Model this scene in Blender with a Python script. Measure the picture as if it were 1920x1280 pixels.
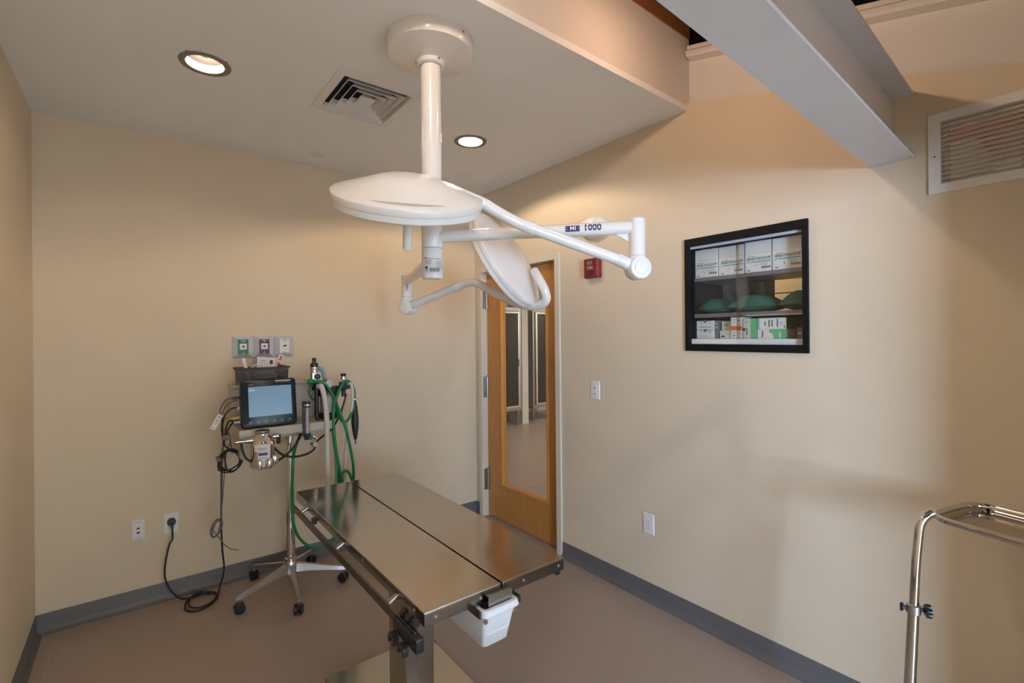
import bpy, bmesh, math, random
from mathutils import Vector, Matrix

random.seed(7)
for _o in list(bpy.data.objects):
    bpy.data.objects.remove(_o, do_unlink=True)
scene = bpy.context.scene
COL = scene.collection

def lin(r, g, b):
    f = lambda c: (c / 255 / 12.92) if c / 255 <= 0.04045 else ((c / 255 + 0.055) / 1.055) ** 2.4
    return (f(r), f(g), f(b), 1.0)

# ------------------------------------------------------------------ camera
cam_d = bpy.data.cameras.new('camera')
cam = bpy.data.objects.new('camera', cam_d)
COL.objects.link(cam)
scene.camera = cam
cam_d.sensor_width = 36.0
cam_d.lens = 905.96 / 1920 * 36.0
cam_d.shift_y = -(640 - 627.23) / 1920
cam_d.clip_start = 0.02
YAW, PITCH, ROLL = 0.6622, 0.0007, -0.0094
fw = Vector((math.sin(YAW) * math.cos(PITCH), math.cos(YAW) * math.cos(PITCH), math.sin(PITCH)))
rt = Vector((math.cos(YAW), -math.sin(YAW), 0))
up = rt.cross(fw)
rt2 = rt * math.cos(ROLL) + up * math.sin(ROLL)
up2 = up * math.cos(ROLL) - rt * math.sin(ROLL)
m = Matrix((rt2, up2, -fw)).transposed().to_4x4()
m.translation = Vector((-2.3172, -3.4899, 1.5282))
cam.matrix_world = m

# ------------------------------------------------------------------ colour management, world, daylight
scene.view_settings.view_transform = 'Standard'
scene.view_settings.look = 'None'
scene.view_settings.exposure = 0.0
scene.view_settings.gamma = 1.0
scene.view_settings.use_curve_mapping = False

SKY = 125.0           # overcast daylight outside the window behind the camera
w = bpy.data.worlds.new('world')
scene.world = w
w.use_nodes = True
w.node_tree.nodes['Background'].inputs[0].default_value = (0.50, 0.68, 1.0, 1)
w.node_tree.nodes['Background'].inputs[1].default_value = SKY
CAN_W = (18.0, 145.0)       # recessed downlights
LOFT_W = (5.0, 19.0)        # warm lamps under the roof
KENNEL_W = 45.0     # added, unseen panels that light the kennel room
WARM = (1.0, 0.775, 0.55)
LOFT_COL = ((1.0, 0.58, 0.36), (1.0, 0.82, 0.66))
WIN = (-8.00, -6.20, 0.85, 2.05)   # window in the left wall behind the camera: y0 y1 z0 z1
YF = -8.2                          # wall at the far end behind the camera

pl = bpy.data.lights.new('window_portal', 'AREA')
pl.shape = 'RECTANGLE'
pl.size = WIN[1] - WIN[0]
pl.size_y = WIN[3] - WIN[2]
pl.cycles.is_portal = True
po = bpy.data.objects.new('window_portal', pl)
COL.objects.link(po)
po.location = (-2.734 - 0.1, (WIN[0] + WIN[1]) / 2, (WIN[2] + WIN[3]) / 2)
po.rotation_euler = (math.radians(90), 0, math.radians(-90))

# ------------------------------------------------------------------ materials
MATS = {}
def mat(name, col, rough=0.5, metal=0.0, var=0.04, vscale=30.0, bump=0.0, bscale=200.0, spec=0.5, stretch=None, coat=0.0, emit=None, estr=0.0, trans=0.0):
    if name in MATS:
        return MATS[name]
    M = bpy.data.materials.new(name)
    M.use_nodes = True
    nt = M.node_tree
    bs = nt.nodes['Principled BSDF']
    bs.inputs['Roughness'].default_value = rough
    bs.inputs['Metallic'].default_value = metal
    bs.inputs['Specular IOR Level'].default_value = spec
    bs.inputs['Coat Weight'].default_value = coat
    if trans:
        bs.inputs['Transmission Weight'].default_value = trans
    c = col if len(col) == 4 else (*col, 1)
    tc = nt.nodes.new('ShaderNodeTexCoord')
    src = tc.outputs['Object']
    if stretch:
        mp = nt.nodes.new('ShaderNodeMapping')
        mp.inputs['Scale'].default_value = stretch
        nt.links.new(src, mp.inputs['Vector'])
        src = mp.outputs['Vector']
    nz = nt.nodes.new('ShaderNodeTexNoise')
    nz.inputs['Scale'].default_value = vscale
    nz.inputs['Detail'].default_value = 3
    nt.links.new(src, nz.inputs['Vector'])
    rp = nt.nodes.new('ShaderNodeValToRGB')
    rp.color_ramp.elements[0].position = 0.3
    rp.color_ramp.elements[1].position = 0.7
    rp.color_ramp.elements[0].color = (c[0] * (1 - var), c[1] * (1 - var), c[2] * (1 - var), 1)
    rp.color_ramp.elements[1].color = (min(1, c[0] * (1 + var)), min(1, c[1] * (1 + var)), min(1, c[2] * (1 + var)), 1)
    nt.links.new(nz.outputs['Fac'], rp.inputs['Fac'])
    nt.links.new(rp.outputs['Color'], bs.inputs['Base Color'])
    if bump:
        nb = nt.nodes.new('ShaderNodeTexNoise')
        nb.inputs['Scale'].default_value = bscale
        nb.inputs['Detail'].default_value = 2
        nt.links.new(src, nb.inputs['Vector'])
        bp = nt.nodes.new('ShaderNodeBump')
        bp.inputs['Strength'].default_value = bump
        bp.inputs['Distance'].default_value = 0.002
        nt.links.new(nb.outputs['Fac'], bp.inputs['Height'])
        nt.links.new(bp.outputs['Normal'], bs.inputs['Normal'])
    if emit:
        bs.inputs['Emission Color'].default_value = (*emit[:3], 1)
        bs.inputs['Emission Strength'].default_value = estr
    MATS[name] = M
    return M

def glass_mat(name, tint=(1, 1, 1), rough=0.0, refl=1.0):
    """clear pane: see-through sheet with the mirror sheen of glass"""
    M = bpy.data.materials.new(name)
    M.use_nodes = True
    nt = M.node_tree
    nt.nodes.clear()
    out = nt.nodes.new('ShaderNodeOutputMaterial')
    tr = nt.nodes.new('ShaderNodeBsdfTransparent')
    tr.inputs['Color'].default_value = (*tint, 1)
    gl = nt.nodes.new('ShaderNodeBsdfGlossy')
    gl.inputs['Roughness'].default_value = rough
    # Schlick reflectance, the same from both sides of the pane
    fr = nt.nodes.new('ShaderNodeLayerWeight')
    fr.inputs['Blend'].default_value = 0.5
    pw = nt.nodes.new('ShaderNodeMath')
    pw.operation = 'POWER'
    pw.inputs[1].default_value = 5.0
    mu = nt.nodes.new('ShaderNodeMath')
    mu.operation = 'MULTIPLY_ADD'
    mu.inputs[1].default_value = 0.96 * refl
    mu.inputs[2].default_value = 0.04 * refl
    mx = nt.nodes.new('ShaderNodeMixShader')
    nt.links.new(fr.outputs['Facing'], pw.inputs[0])
    nt.links.new(pw.outputs[0], mu.inputs[0])
    nt.links.new(mu.outputs[0], mx.inputs[0])
    nt.links.new(tr.outputs[0], mx.inputs[1])
    nt.links.new(gl.outputs[0], mx.inputs[2])
    nt.links.new(mx.outputs[0], out.inputs[0])
    MATS[name] = M
    return M

M_WALL = mat('wall_paint', (0.71, 0.595, 0.44), 0.62, var=0.015, vscale=4, bump=0.12, bscale=350)
M_CEIL = mat('ceiling_paint', (0.89, 0.90, 0.915), 0.75, var=0.012, vscale=3, bump=0.08, bscale=300)
M_UPPER = mat('upper_wall_paint', (0.74, 0.70, 0.66), 0.7, var=0.015, vscale=4, bump=0.08, bscale=300)
M_FRAMEP = mat('frame_paint', (0.72, 0.65, 0.52), 0.42, var=0.015)
M_WHITEP = mat('white_paint', (0.78, 0.76, 0.74), 0.5, var=0.015)
M_BEAM = mat('beam_paint', (0.70, 0.70, 0.73), 0.5, var=0.02, vscale=6)
M_BLACK = mat('matte_black', (0.006, 0.006, 0.0065), 0.6, spec=0.2)
M_DARKROOF = mat('dark_roof', (0.012, 0.010, 0.009), 0.9, spec=0.0)
M_BASEB = mat('rubber_base', (0.135, 0.13, 0.132), 0.45, var=0.03)
M_ENAMEL = mat('white_enamel', (0.86, 0.84, 0.82), 0.22, var=0.008, vscale=8, coat=0.25)
M_GAP = mat('seam_shadow_gap', (0.16, 0.14, 0.13), 0.7)
M_PLASTICW = mat('white_plastic', (0.80, 0.79, 0.78), 0.35, var=0.01)
M_PLASTICG = mat('pale_grey_plastic', (0.56, 0.58, 0.62), 0.35, var=0.01)
M_BUCKET = mat('bucket_plastic', (0.80, 0.84, 0.88), 0.32, var=0.01)
M_RUBBER = mat('black_rubber', (0.018, 0.018, 0.02), 0.45)
M_BLACKPL = mat('black_plastic', (0.015, 0.016, 0.02), 0.3)
M_STEEL = mat('stainless_top', (0.50, 0.47, 0.44), 0.13, 1.0, var=0.03, vscale=6, bump=0.02, bscale=60, stretch=(8, 1, 1))
M_STEELB = mat('stainless_brushed', (0.46, 0.44, 0.42), 0.24, 1.0, var=0.05, vscale=14, stretch=(1, 1, 12))
M_STEELD = mat('dark_rail_steel', (0.16, 0.14, 0.125), 0.3, 1.0, var=0.05)
M_STEEL_DARKREFL = mat('stainless_dark_reflection', (0.27, 0.245, 0.22), 0.2, 1.0, var=0.05, vscale=14, stretch=(12, 12, 1))  # table steel darkened for the end aprons, a dark reflection put into its colour
M_CHROME = mat('chrome', (0.72, 0.71, 0.70), 0.08, 1.0, var=0.01)
M_ALU = mat('cast_aluminium', (0.62, 0.62, 0.63), 0.3, 1.0, var=0.03)
M_CART = mat('cart_paint', (0.50, 0.45, 0.38), 0.45, var=0.02)
M_GREEN = mat('green_hose', (0.0, 0.20, 0.055), 0.3, var=0.06)
M_HOSEW = mat('clear_hose', (0.62, 0.58, 0.54), 0.35, var=0.03)
M_HOSEB = mat('blue_hose', (0.30, 0.46, 0.52), 0.4, var=0.03)
M_WOOD = mat('maple_veneer', (0.52, 0.235, 0.058), 0.36, var=0.16, vscale=9, stretch=(14, 14, 0.7), coat=0.1)
M_WOODB = mat('brown_timber', (0.30, 0.13, 0.045), 0.5, var=0.2, vscale=9, stretch=(0.8, 14, 14))
M_ORANGE = mat('orange_timber', (0.62, 0.24, 0.08), 0.5, var=0.15, vscale=9, stretch=(14, 0.8, 14))
M_RED = mat('alarm_red', (0.24, 0.018, 0.018), 0.35)
M_INK = mat('dark_ink', (0.035, 0.035, 0.04), 0.6)
M_INKG = mat('grey_ink', (0.30, 0.29, 0.29), 0.6)
M_INDIGO = mat('indigo_ink', (0.035, 0.025, 0.12), 0.5)
M_CARD = mat('white_card', (0.72, 0.70, 0.69), 0.55, var=0.02)
M_CARD2 = mat('cream_card', (0.62, 0.60, 0.54), 0.6, var=0.03)
M_CARDG = mat('green_card', (0.12, 0.46, 0.20), 0.55, var=0.03)
M_CARDGD = mat('dark_green_card', (0.03, 0.13, 0.07), 0.55, var=0.03)
M_CARDO = mat('orange_card', (0.72, 0.15, 0.03), 0.5)
M_CYAN = mat('cyan_ink', (0.06, 0.36, 0.58), 0.5)
M_CLOTH = mat('green_drape', (0.02, 0.115, 0.082), 0.85, var=0.12, vscale=18, bump=0.3, bscale=600)
M_GREY = mat('grey_laminate', (0.16, 0.16, 0.17), 0.45, var=0.03)
M_PGREEN = mat('outlet_green', (0.0, 0.17, 0.065), 0.4)
M_PPURPLE = mat('outlet_purple', (0.075, 0.012, 0.085), 0.4)
M_TILE = mat('cream_tile', (0.70, 0.58, 0.38), 0.35, var=0.03)
M_BASKET = mat('basket_brown', (0.075, 0.058, 0.048), 0.5)
M_SCREEN = mat('monitor_screen', (0.05, 0.08, 0.11), 0.2, var=0.0, emit=(0.115, 0.205, 0.30), estr=0.85)
M_MONITOR = mat('monitor_bezel', (0.008, 0.016, 0.026), 0.25, spec=0.3)
M_ICON = mat('monitor_icon', (0.28, 0.34, 0.40), 0.4)
M_YELLOW = mat('yellow_plug', (0.55, 0.45, 0.03), 0.4)
M_GREYCABLE = mat('grey_cable', (0.14, 0.125, 0.12), 0.5)
M_PINK = mat('pink_print', (0.55, 0.16, 0.18), 0.5)
M_OLIVE = mat('trim_ring_paint', (0.22, 0.20, 0.16), 0.5)
M_REFLECT = mat('can_reflector', (0.60, 0.54, 0.46), 0.25)
M_BULB = mat('lamp_glow', (1, 0.9, 0.8), 0.4, emit=(1.0, 0.80, 0.58), estr=6.0)
M_BULBL = mat('loft_lamp_glow', (1, 0.8, 0.6), 0.4, emit=(1.0, 0.66, 0.4), estr=6.0)
M_PANEL = mat('light_panel_glow', (1, 1, 1), 0.4, emit=(1.0, 0.9, 0.76), estr=3.0)
M_DUCT = mat('galvanised_duct', (0.30, 0.33, 0.36), 0.35, 0.8, var=0.2, vscale=8)
M_GLASS = glass_mat('clear_glass', (0.97, 0.985, 0.98), refl=1.0)
M_GLASSK = glass_mat('smoked_glass', (0.55, 0.57, 0.58))
M_CLEARPL = glass_mat('clear_plastic', (0.86, 0.87, 0.88), 0.1)
M_GRANULE = mat('white_granules', (0.50, 0.49, 0.48), 0.8, var=0.25, vscale=220, bump=0.5, bscale=300)
M_BARS = mat('kennel_bars', (0.30, 0.27, 0.23), 0.4, 0.6)
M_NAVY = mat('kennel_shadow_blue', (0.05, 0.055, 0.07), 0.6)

def floor_mat():
    M = mat('vinyl_floor', (0.41, 0.318, 0.262), 0.36, var=0.05, vscale=160, bump=0.06, bscale=400)
    nt = M.node_tree
    bs = nt.nodes['Principled BSDF']
    ramp = [n for n in nt.nodes if n.type == 'VALTORGB'][0]
    tc = [n for n in nt.nodes if n.type == 'TEX_COORD'][0]
    sx = nt.nodes.new('ShaderNodeSeparateXYZ')
    nt.links.new(tc.outputs['Object'], sx.inputs[0])
    prev = ramp.outputs['Color']
    for xs in (-2.653, -1.371, -0.089):
        a = nt.nodes.new('ShaderNodeMath'); a.operation = 'SUBTRACT'; a.inputs[1].default_value = xs
        nt.links.new(sx.outputs['X'], a.inputs[0])
        b = nt.nodes.new('ShaderNodeMath'); b.operation = 'ABSOLUTE'
        nt.links.new(a.outputs[0], b.inputs[0])
        c = nt.nodes.new('ShaderNodeMath'); c.operation = 'LESS_THAN'; c.inputs[1].default_value = 0.0028
        nt.links.new(b.outputs[0], c.inputs[0])
        mx = nt.nodes.new('ShaderNodeMixRGB')
        mx.inputs[2].default_value = (0.46, 0.36, 0.30, 1)
        nt.links.new(c.outputs[0], mx.inputs[0])
        nt.links.new(prev, mx.inputs[1])
        prev = mx.outputs[0]
    nt.links.new(prev, bs.inputs['Base Color'])
    return M
M_FLOOR = floor_mat()

# ------------------------------------------------------------------ mesh helpers
def frame_of(d):
    d = Vector(d).normalized()
    a = Vector((0, 0, 1)) if abs(d.z) < 0.95 else Vector((1, 0, 0))
    u = d.cross(a).normalized()
    v = u.cross(d).normalized()
    return d, u, v

def smooth_path(pts, sub=6):
    """Catmull-Rom through pts"""
    P = [Vector(p) for p in pts]
    if len(P) < 3:
        return P
    P = [P[0] * 2 - P[1]] + P + [P[-1] * 2 - P[-2]]
    out = []
    for i in range(1, len(P) - 2):
        p0, p1, p2, p3 = P[i - 1:i + 3]
        for k in range(sub):
            t = k / sub
            out.append(0.5 * ((2 * p1) + (p2 - p0) * t + (2 * p0 - 5 * p1 + 4 * p2 - p3) * t * t + (3 * p1 - p0 - 3 * p2 + p3) * t ** 3))
    out.append(P[-2])
    return out

class MB:
    """collects verts and faces of one mesh"""
    def __init__(s):
        s.v, s.f, s.mi, s.mats = [], [], [], []
        s.cur = 0
        s.flatten = False
    def mat(s, M):
        if M not in s.mats:
            s.mats.append(M)
        s.cur = s.mats.index(M)
        return s
    def add(s, vs, fs):
        b = len(s.v)
        s.v += [tuple(v) for v in vs]
        for f in fs:
            s.f.append([b + i for i in f]); s.mi.append(s.cur)
        return s
    def box(s, a, b, M=None):
        (x0, y0, z0), (x1, y1, z1) = a, b
        x0, x1 = min(x0, x1), max(x0, x1); y0, y1 = min(y0, y1), max(y0, y1); z0, z1 = min(z0, z1), max(z0, z1)
        vs = [(x0, y0, z0), (x1, y0, z0), (x1, y1, z0), (x0, y1, z0), (x0, y0, z1), (x1, y0, z1), (x1, y1, z1), (x0, y1, z1)]
        if M is not None:
            vs = [M @ Vector(q) for q in vs]
        return s.add(vs, [(3, 2, 1, 0), (4, 5, 6, 7), (0, 1, 5, 4), (1, 2, 6, 5), (2, 3, 7, 6), (3, 0, 4, 7)])
    def rbox(s, a, b, r=0.004, seg=2, M=None):
        bm = bmesh.new()
        bmesh.ops.create_cube(bm, size=1)
        c = [(a[i] + b[i]) / 2 for i in range(3)]
        d = [abs(b[i] - a[i]) for i in range(3)]
        for q in bm.verts:
            q.co = Vector((q.co.x * d[0] + c[0], q.co.y * d[1] + c[1], q.co.z * d[2] + c[2]))
        r = min(r, min(d) * 0.49)
        s.flatten = True
        bmesh.ops.bevel(bm, geom=list(bm.edges), offset=r, segments=seg, profile=0.5, affect='EDGES')
        if M is not None:
            bm.transform(M)
        bm.verts.ensure_lookup_table(); bm.verts.index_update()
        s.add([q.co.copy() for q in bm.verts], [[q.index for q in f.verts] for f in bm.faces])
        bm.free()
        return s
    def prism(s, poly, axis, a, b, M=None):
        """poly: 2-D outline in the two other axes, extruded along axis from a to b"""
        n = len(poly)
        def put(p, t):
            q = list(p); q.insert(axis, t)
            return M @ Vector(q) if M is not None else q
        vs = [put(p, a) for p in poly] + [put(p, b) for p in poly]
        fs = [tuple(range(n))[::-1], tuple(range(n, 2 * n))] + [(i, (i + 1) % n, n + (i + 1) % n, n + i) for i in range(n)]
        return s.add(vs, fs)
    def cyl(s, p0, p1, r0, r1=None, n=20, caps=True):
        r1 = r0 if r1 is None else r1
        return s.tube([p0, p1], [r0, r1], n, caps)
    def tube(s, pts, r, n=12, caps=True):
        P = [Vector(p) for p in pts]
        R = r if isinstance(r, (list, tuple)) else [r] * len(P)
        d, u, v = frame_of(P[1] - P[0])
        rings = []
        for i, p in enumerate(P):
            if i == 0: t = P[1] - P[0]
            elif i == len(P) - 1: t = P[-1] - P[-2]
            else: t = (P[i + 1] - P[i]).normalized() + (P[i] - P[i - 1]).normalized()
            t = t.normalized() if t.length > 1e-9 else d
            q = d.rotation_difference(t)
            u = q @ u; v = q @ v; d = t
            rings.append([p + (u * math.cos(2 * math.pi * k / n) + v * math.sin(2 * math.pi * k / n)) * R[i] for k in range(n)])
        vs = [q for g in rings for q in g]
        fs = []
        for i in range(len(P) - 1):
            for k in range(n):
                a, b = i * n + k, i * n + (k + 1) % n
                fs.append((a, b, b + n, a + n))
        if caps:
            fs.append(tuple(range(n))[::-1])
            fs.append(tuple(range((len(P) - 1) * n, len(P) * n)))
        return s.add(vs, fs)
    def lathe(s, prof, org=(0, 0, 0), axis=(0, 0, 1), n=32, close=False):
        """prof: (radius, height) along axis"""
        d, u, v = frame_of(axis)
        o = Vector(org)
        vs, rows = [], []
        for (r, h) in prof:
            if r < 1e-6:
                rows.append([len(vs)]); vs.append(o + d * h)
            else:
                rows.append(list(range(len(vs), len(vs) + n)))
                vs += [o + d * h + (u * math.cos(2 * math.pi * k / n) + v * math.sin(2 * math.pi * k / n)) * r for k in range(n)]
        fs = []
        pairs = list(zip(rows, rows[1:])) + ([(rows[-1], rows[0])] if close else [])
        for A, B in pairs:
            for k in range(n):
                k2 = (k + 1) % n
                if len(A) == 1 and len(B) == 1: continue
                if len(A) == 1: fs.append((A[0], B[k2], B[k]))
                elif len(B) == 1: fs.append((A[k], A[k2], B[0]))
                else: fs.append((A[k], A[k2], B[k2], B[k]))
        return s.add(vs, fs)
    def build(s, name, M=None, parent=None, smooth=35, loc=None):
        me = bpy.data.meshes.new(name)
        vs = s.v
        if loc is not None:
            vs = [(q[0] - loc[0], q[1] - loc[1], q[2] - loc[2]) for q in vs]
        me.from_pydata(vs, [], s.f)
        if s.mats:
            for k in s.mats: me.materials.append(k)
            me.polygons.foreach_set('material_index', s.mi)
        elif M: me.materials.append(M)
        bm = bmesh.new(); bm.from_mesh(me)
        bmesh.ops.recalc_face_normals(bm, faces=list(bm.faces))
        bm.to_mesh(me); bm.free()
        if smooth:
            me.polygons.foreach_set('use_smooth', [True] * len(me.polygons))
            me.set_sharp_from_angle(angle=math.radians(smooth))
        me.update()
        o = bpy.data.objects.new(name, me)
        COL.objects.link(o)
        if s.flatten and smooth:
            wn = o.modifiers.new('weighted_normals', 'WEIGHTED_NORMAL')
            wn.mode = 'FACE_AREA'; wn.weight = 100; wn.keep_sharp = True
        if parent is not None:
            o.parent = parent
            if loc is None and parent.type == 'EMPTY' or parent.location.length:
                o.matrix_parent_inverse = Matrix.Translation(-parent.location)
        if loc is not None:
            o.location = loc
        return o

def tag(o, label=None, cat=None, group=None, kind=None):
    if label: o['label'] = label
    if cat: o['category'] = cat
    if group: o['group'] = group
    if kind: o['kind'] = kind
    return o

def thing(name, loc, label, cat, group=None):
    o = bpy.data.objects.new(name, None)
    o.empty_display_size = 0.05
    COL.objects.link(o)
    o.location = loc
    return tag(o, label, cat, group)

def struct(o):
    o['kind'] = 'structure'
    return o

def text_mesh(txt, size, bold=0.0):
    cu = bpy.data.curves.new('lettering', 'FONT')
    cu.body = txt; cu.size = size
    cu.align_x = 'CENTER'; cu.align_y = 'CENTER'
    cu.resolution_u = 2
    cu.offset = bold
    ob = bpy.data.objects.new('lettering', cu)
    COL.objects.link(ob)
    dg = bpy.context.evaluated_depsgraph_get()
    me = bpy.data.meshes.new_from_object(ob.evaluated_get(dg))
    vs = [q.co.copy() for q in me.vertices]
    fs = [list(f.vertices) for f in me.polygons]
    bpy.data.objects.remove(ob); bpy.data.curves.remove(cu); bpy.data.meshes.remove(me)
    return vs, fs

def put_text(mb, txt, size, org, ux, uy, sx=1.0, bold=0.0):
    """flat lettering centred on org, running along ux with uy up"""
    vs, fs = text_mesh(txt, size, bold)
    ux, uy, org = Vector(ux), Vector(uy), Vector(org)
    return mb.add([org + ux * (q.x * sx) + uy * q.y for q in vs], fs)

def quad(mb, org, ux, uy, w, h):
    o, ux, uy = Vector(org), Vector(ux), Vector(uy)
    return mb.add([o - ux * w / 2 - uy * h / 2, o + ux * w / 2 - uy * h / 2, o + ux * w / 2 + uy * h / 2, o - ux * w / 2 + uy * h / 2], [(0, 1, 2, 3)])

H = 2.71
def L1(y): return 2.758 + 0.2797 * (max(y, -4.6) + 2.04)     # sloping top of the beige wall
def L2(y): return 3.051 + 0.264 * (max(y, -4.6) + 2.005)     # sloping trim above it
def DECK(y): return L2(y) + 0.24                  # dark roof deck

# ================================================================== structure
XL = -2.734
def grid_wall(mb, us, vs, holes, place, t, top=None):
    """wall of thickness t on a u-v grid, cells inside holes left out; place(u, v, d) -> point; top(u) moves the last row"""
    us, vs = sorted(us), sorted(vs)
    nu, nv = len(us), len(vs)
    def z(i, j): return top(us[i]) if (top and j == nv - 1) else vs[j]
    idx = lambda i, j, k: (i * nv + j) * 2 + k
    pts = [place(us[i], z(i, j), k * t) for i in range(nu) for j in range(nv) for k in (0, 1)]
    def solid(i, j):
        if i < 0 or j < 0 or i >= nu - 1 or j >= nv - 1: return False
        cu, cv = (us[i] + us[i + 1]) / 2, (vs[j] + vs[j + 1]) / 2
        return not any(h[0] < cu < h[1] and h[2] < cv < h[3] for h in holes)
    fs = []
    for i in range(nu - 1):
        for j in range(nv - 1):
            if not solid(i, j): continue
            a, b, c, d = (i, j), (i + 1, j), (i + 1, j + 1), (i, j + 1)
            fs.append([idx(*q, 0) for q in (a, b, c, d)])
            fs.append([idx(*q, 1) for q in (d, c, b, a)])
            for (p, q, ni, nj) in ((a, b, i, j - 1), (b, c, i + 1, j), (c, d, i, j + 1), (d, a, i - 1, j)):
                if not solid(ni, nj):
                    fs.append([idx(*p, 0), idx(*p, 1), idx(*q, 1), idx(*q, 0)])
    return mb.add(pts, fs)

struct(MB().box((XL - 0.12, YF - 0.12, -0.1), (0.14, 0.12, 0), ).build('floor', M_FLOOR))
struct(MB().box((XL - 0.12, 0, 0), (0.0, 0.12, H + 0.1)).build('wall_back', M_WALL))
mb = MB()
grid_wall(mb, [YF, 0.0, WIN[0], WIN[1]], [0, WIN[2], WIN[3], 3.7], [WIN], lambda u, v, d: (XL - d, u, v), 0.12)
struct(mb.build('wall_left', M_WALL, smooth=0))

DOOR = (-1.048, -0.082, 0.0, 2.082)
NICHE = (-2.612, -2.044, 1.452, 2.006)
GRILLE = (-3.475, -3.062, 2.058, 2.292)
mb = MB()
grid_wall(mb, [0.12, DOOR[0], DOOR[1], NICHE[0], NICHE[1], GRILLE[0], GRILLE[1], -2.05, -3.6],
          [0, NICHE[2], NICHE[3], GRILLE[2], GRILLE[3], DOOR[3], 3.0], [DOOR, NICHE, GRILLE],
          lambda u, v, d: (d, u, v), 0.14, top=lambda u: H + 0.04 if u > -2.06 else L1(u))
struct(mb.build('wall_right', M_WALL, smooth=0))
struct(MB().prism([(-3.6, 0), (YF, 0), (YF, L1(YF)), (-4.6, L1(-4.6)), (-3.6, L1(-3.6))], 0, 0, 0.14).build('wall_right_rear', M_WALL, smooth=0))
# added, unseen block behind the camera that shades the right wall
struct(MB().box((-0.55, YF, 0), (0.0, -3.72, L1(-3.72) - 0.01)).build('wall_shade_block', M_WALL))
# added, unseen header behind the camera that keeps daylight off beam and upper wall
struct(MB().box((XL, -3.72, 2.05), (0.0, -3.58, DECK(-3.58) + 0.02)).build('wall_shade_header', M_WALL))
# upper white wall set back above the sloping line, its trim, and the dark space over it
struct(MB().prism([(-2.0, L1(-2.0) - 0.06), (-4.6, L1(-4.6) - 0.06), (YF, L1(YF) - 0.06), (YF, L2(YF)), (-4.6, L2(-4.6)), (-2.0, L2(-2.0))], 0, 0.03, 0.13).build('wall_right_upper', M_UPPER, smooth=0))
struct(MB().prism([(-1.5, L2(-1.5) - 0.2), (-2.02, L2(-2.02) - 0.2), (-2.02, L2(-2.02)), (-4.6, L2(-4.6)), (YF, L2(YF)), (YF, DECK(YF) + 0.1), (-4.6, DECK(-4.6) + 0.1), (-1.5, DECK(-1.5) + 0.1)], 0, 0.075, 0.14).build('wall_right_loft', M_DARKROOF, smooth=0))
def sloped_trim(name, prof, x0, M):
    mb = MB()
    y0, y1 = -2.052, -4.6
    n = len(prof)
    vs = [(x0 + px, y, L2(y) + pz) for y in (y0, y1) for (px, pz) in prof]
    fs = [(i, (i + 1) % n, n + (i + 1) % n, n + i) for i in range(n)] + [tuple(range(n))[::-1], tuple(range(n, 2 * n))]
    return struct(mb.add(vs, fs).build(name, M))
sloped_trim('trim_1', [(0.03, -0.062), (-0.012, -0.052), (-0.020, -0.040), (-0.018, -0.022), (-0.006, -0.012), (-0.004, 0.010), (0.03, 0.012)], 0.0, M_UPPER)

def EDGE(x): return -2.043 + 0.024 * x      # front edge of the dropped ceiling, a little out of square
def skew_box(x0, x1, dy0, dy1, z0, z1):
    vs = [(x, EDGE(x) + dy, z) for z in (z0, z1) for (x, dy) in ((x0, dy0), (x1, dy0), (x1, dy1), (x0, dy1))]
    return MB().add(vs, [(3, 2, 1, 0), (4, 5, 6, 7), (0, 1, 5, 4), (1, 2, 6, 5), (2, 3, 7, 6), (3, 0, 4, 7)])
# dropped ceiling with a hole for the air diffuser and downlights, fascia, timber ledger, dark deck
DIFF = (-1.585, -1.213, -1.335, -0.928)     # diffuser neck: x0 x1 y0 y1
CANS = [(-2.071, -1.038), (-0.698, -1.019)]
holes = [DIFF] + [(x - 0.075, x + 0.075, y - 0.075, y + 0.075) for x, y in CANS]
us = sorted({XL, 0.0} | {h[k] for h in holes for k in (0, 1)})
vs_ = sorted({-2.05, 0.0} | {h[k] for h in holes for k in (2, 3)})
mb = MB()
grid_wall(mb, us, vs_, holes, lambda u, v, d: (u, EDGE(u) if v < -2.0 else v, H + d), 0.03)
struct(mb.build('ceiling', M_CEIL, smooth=0))
struct(skew_box(XL, 0.03, 0.0, 0.06, H + 0.03, 3.095).build('wall_fascia', M_UPPER, smooth=0))
struct(skew_box(XL, 0.03, -0.006, 0.08, 3.095, 3.20).build('trim_2', M_WOODB, smooth=0))
struct(MB().prism([(-1.5, DECK(-1.5)), (-4.6, DECK(-4.6)), (YF, DECK(YF)), (YF, DECK(YF) + 0.1), (-4.6, DECK(-4.6) + 0.1), (-1.5, DECK(-1.5) + 0.1)], 0, XL - 0.1, 0.14).build('ceiling_sloped', M_DARKROOF, smooth=0))
struct(MB().box((XL - 0.1, -1.98, 2.75), (0.2, -1.88, 3.8)).build('wall_loft_back', M_DARKROOF))

# steel I-beam painted grey, running into the right wall
mb = MB()
y0, y1, z0, z1, tf, tw = -2.99, -2.851, 2.180, 2.430, 0.010, 0.008
yc = (y0 + y1) / 2
prof = [(y0, z0), (y1, z0), (y1, z0 + tf), (yc + tw / 2, z0 + tf), (yc + tw / 2, z1 - tf), (y1, z1 - tf), (y1, z1), (y0, z1), (y0, z1 - tf), (yc - tw / 2, z1 - tf), (yc - tw / 2, z0 + tf), (y0, z0 + tf)]
mb.prism(prof, 0, XL - 0.02, 0.02)
mb.v = [(x, y + 0.047 * x, z) for (x, y, z) in mb.v]      # runs a little out of square too
bo = mb.build('trim_3', M_BEAM, smooth=0)
struct(bo)
bo['label'] = 'grey painted steel I-beam crossing the room under the loft'

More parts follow.
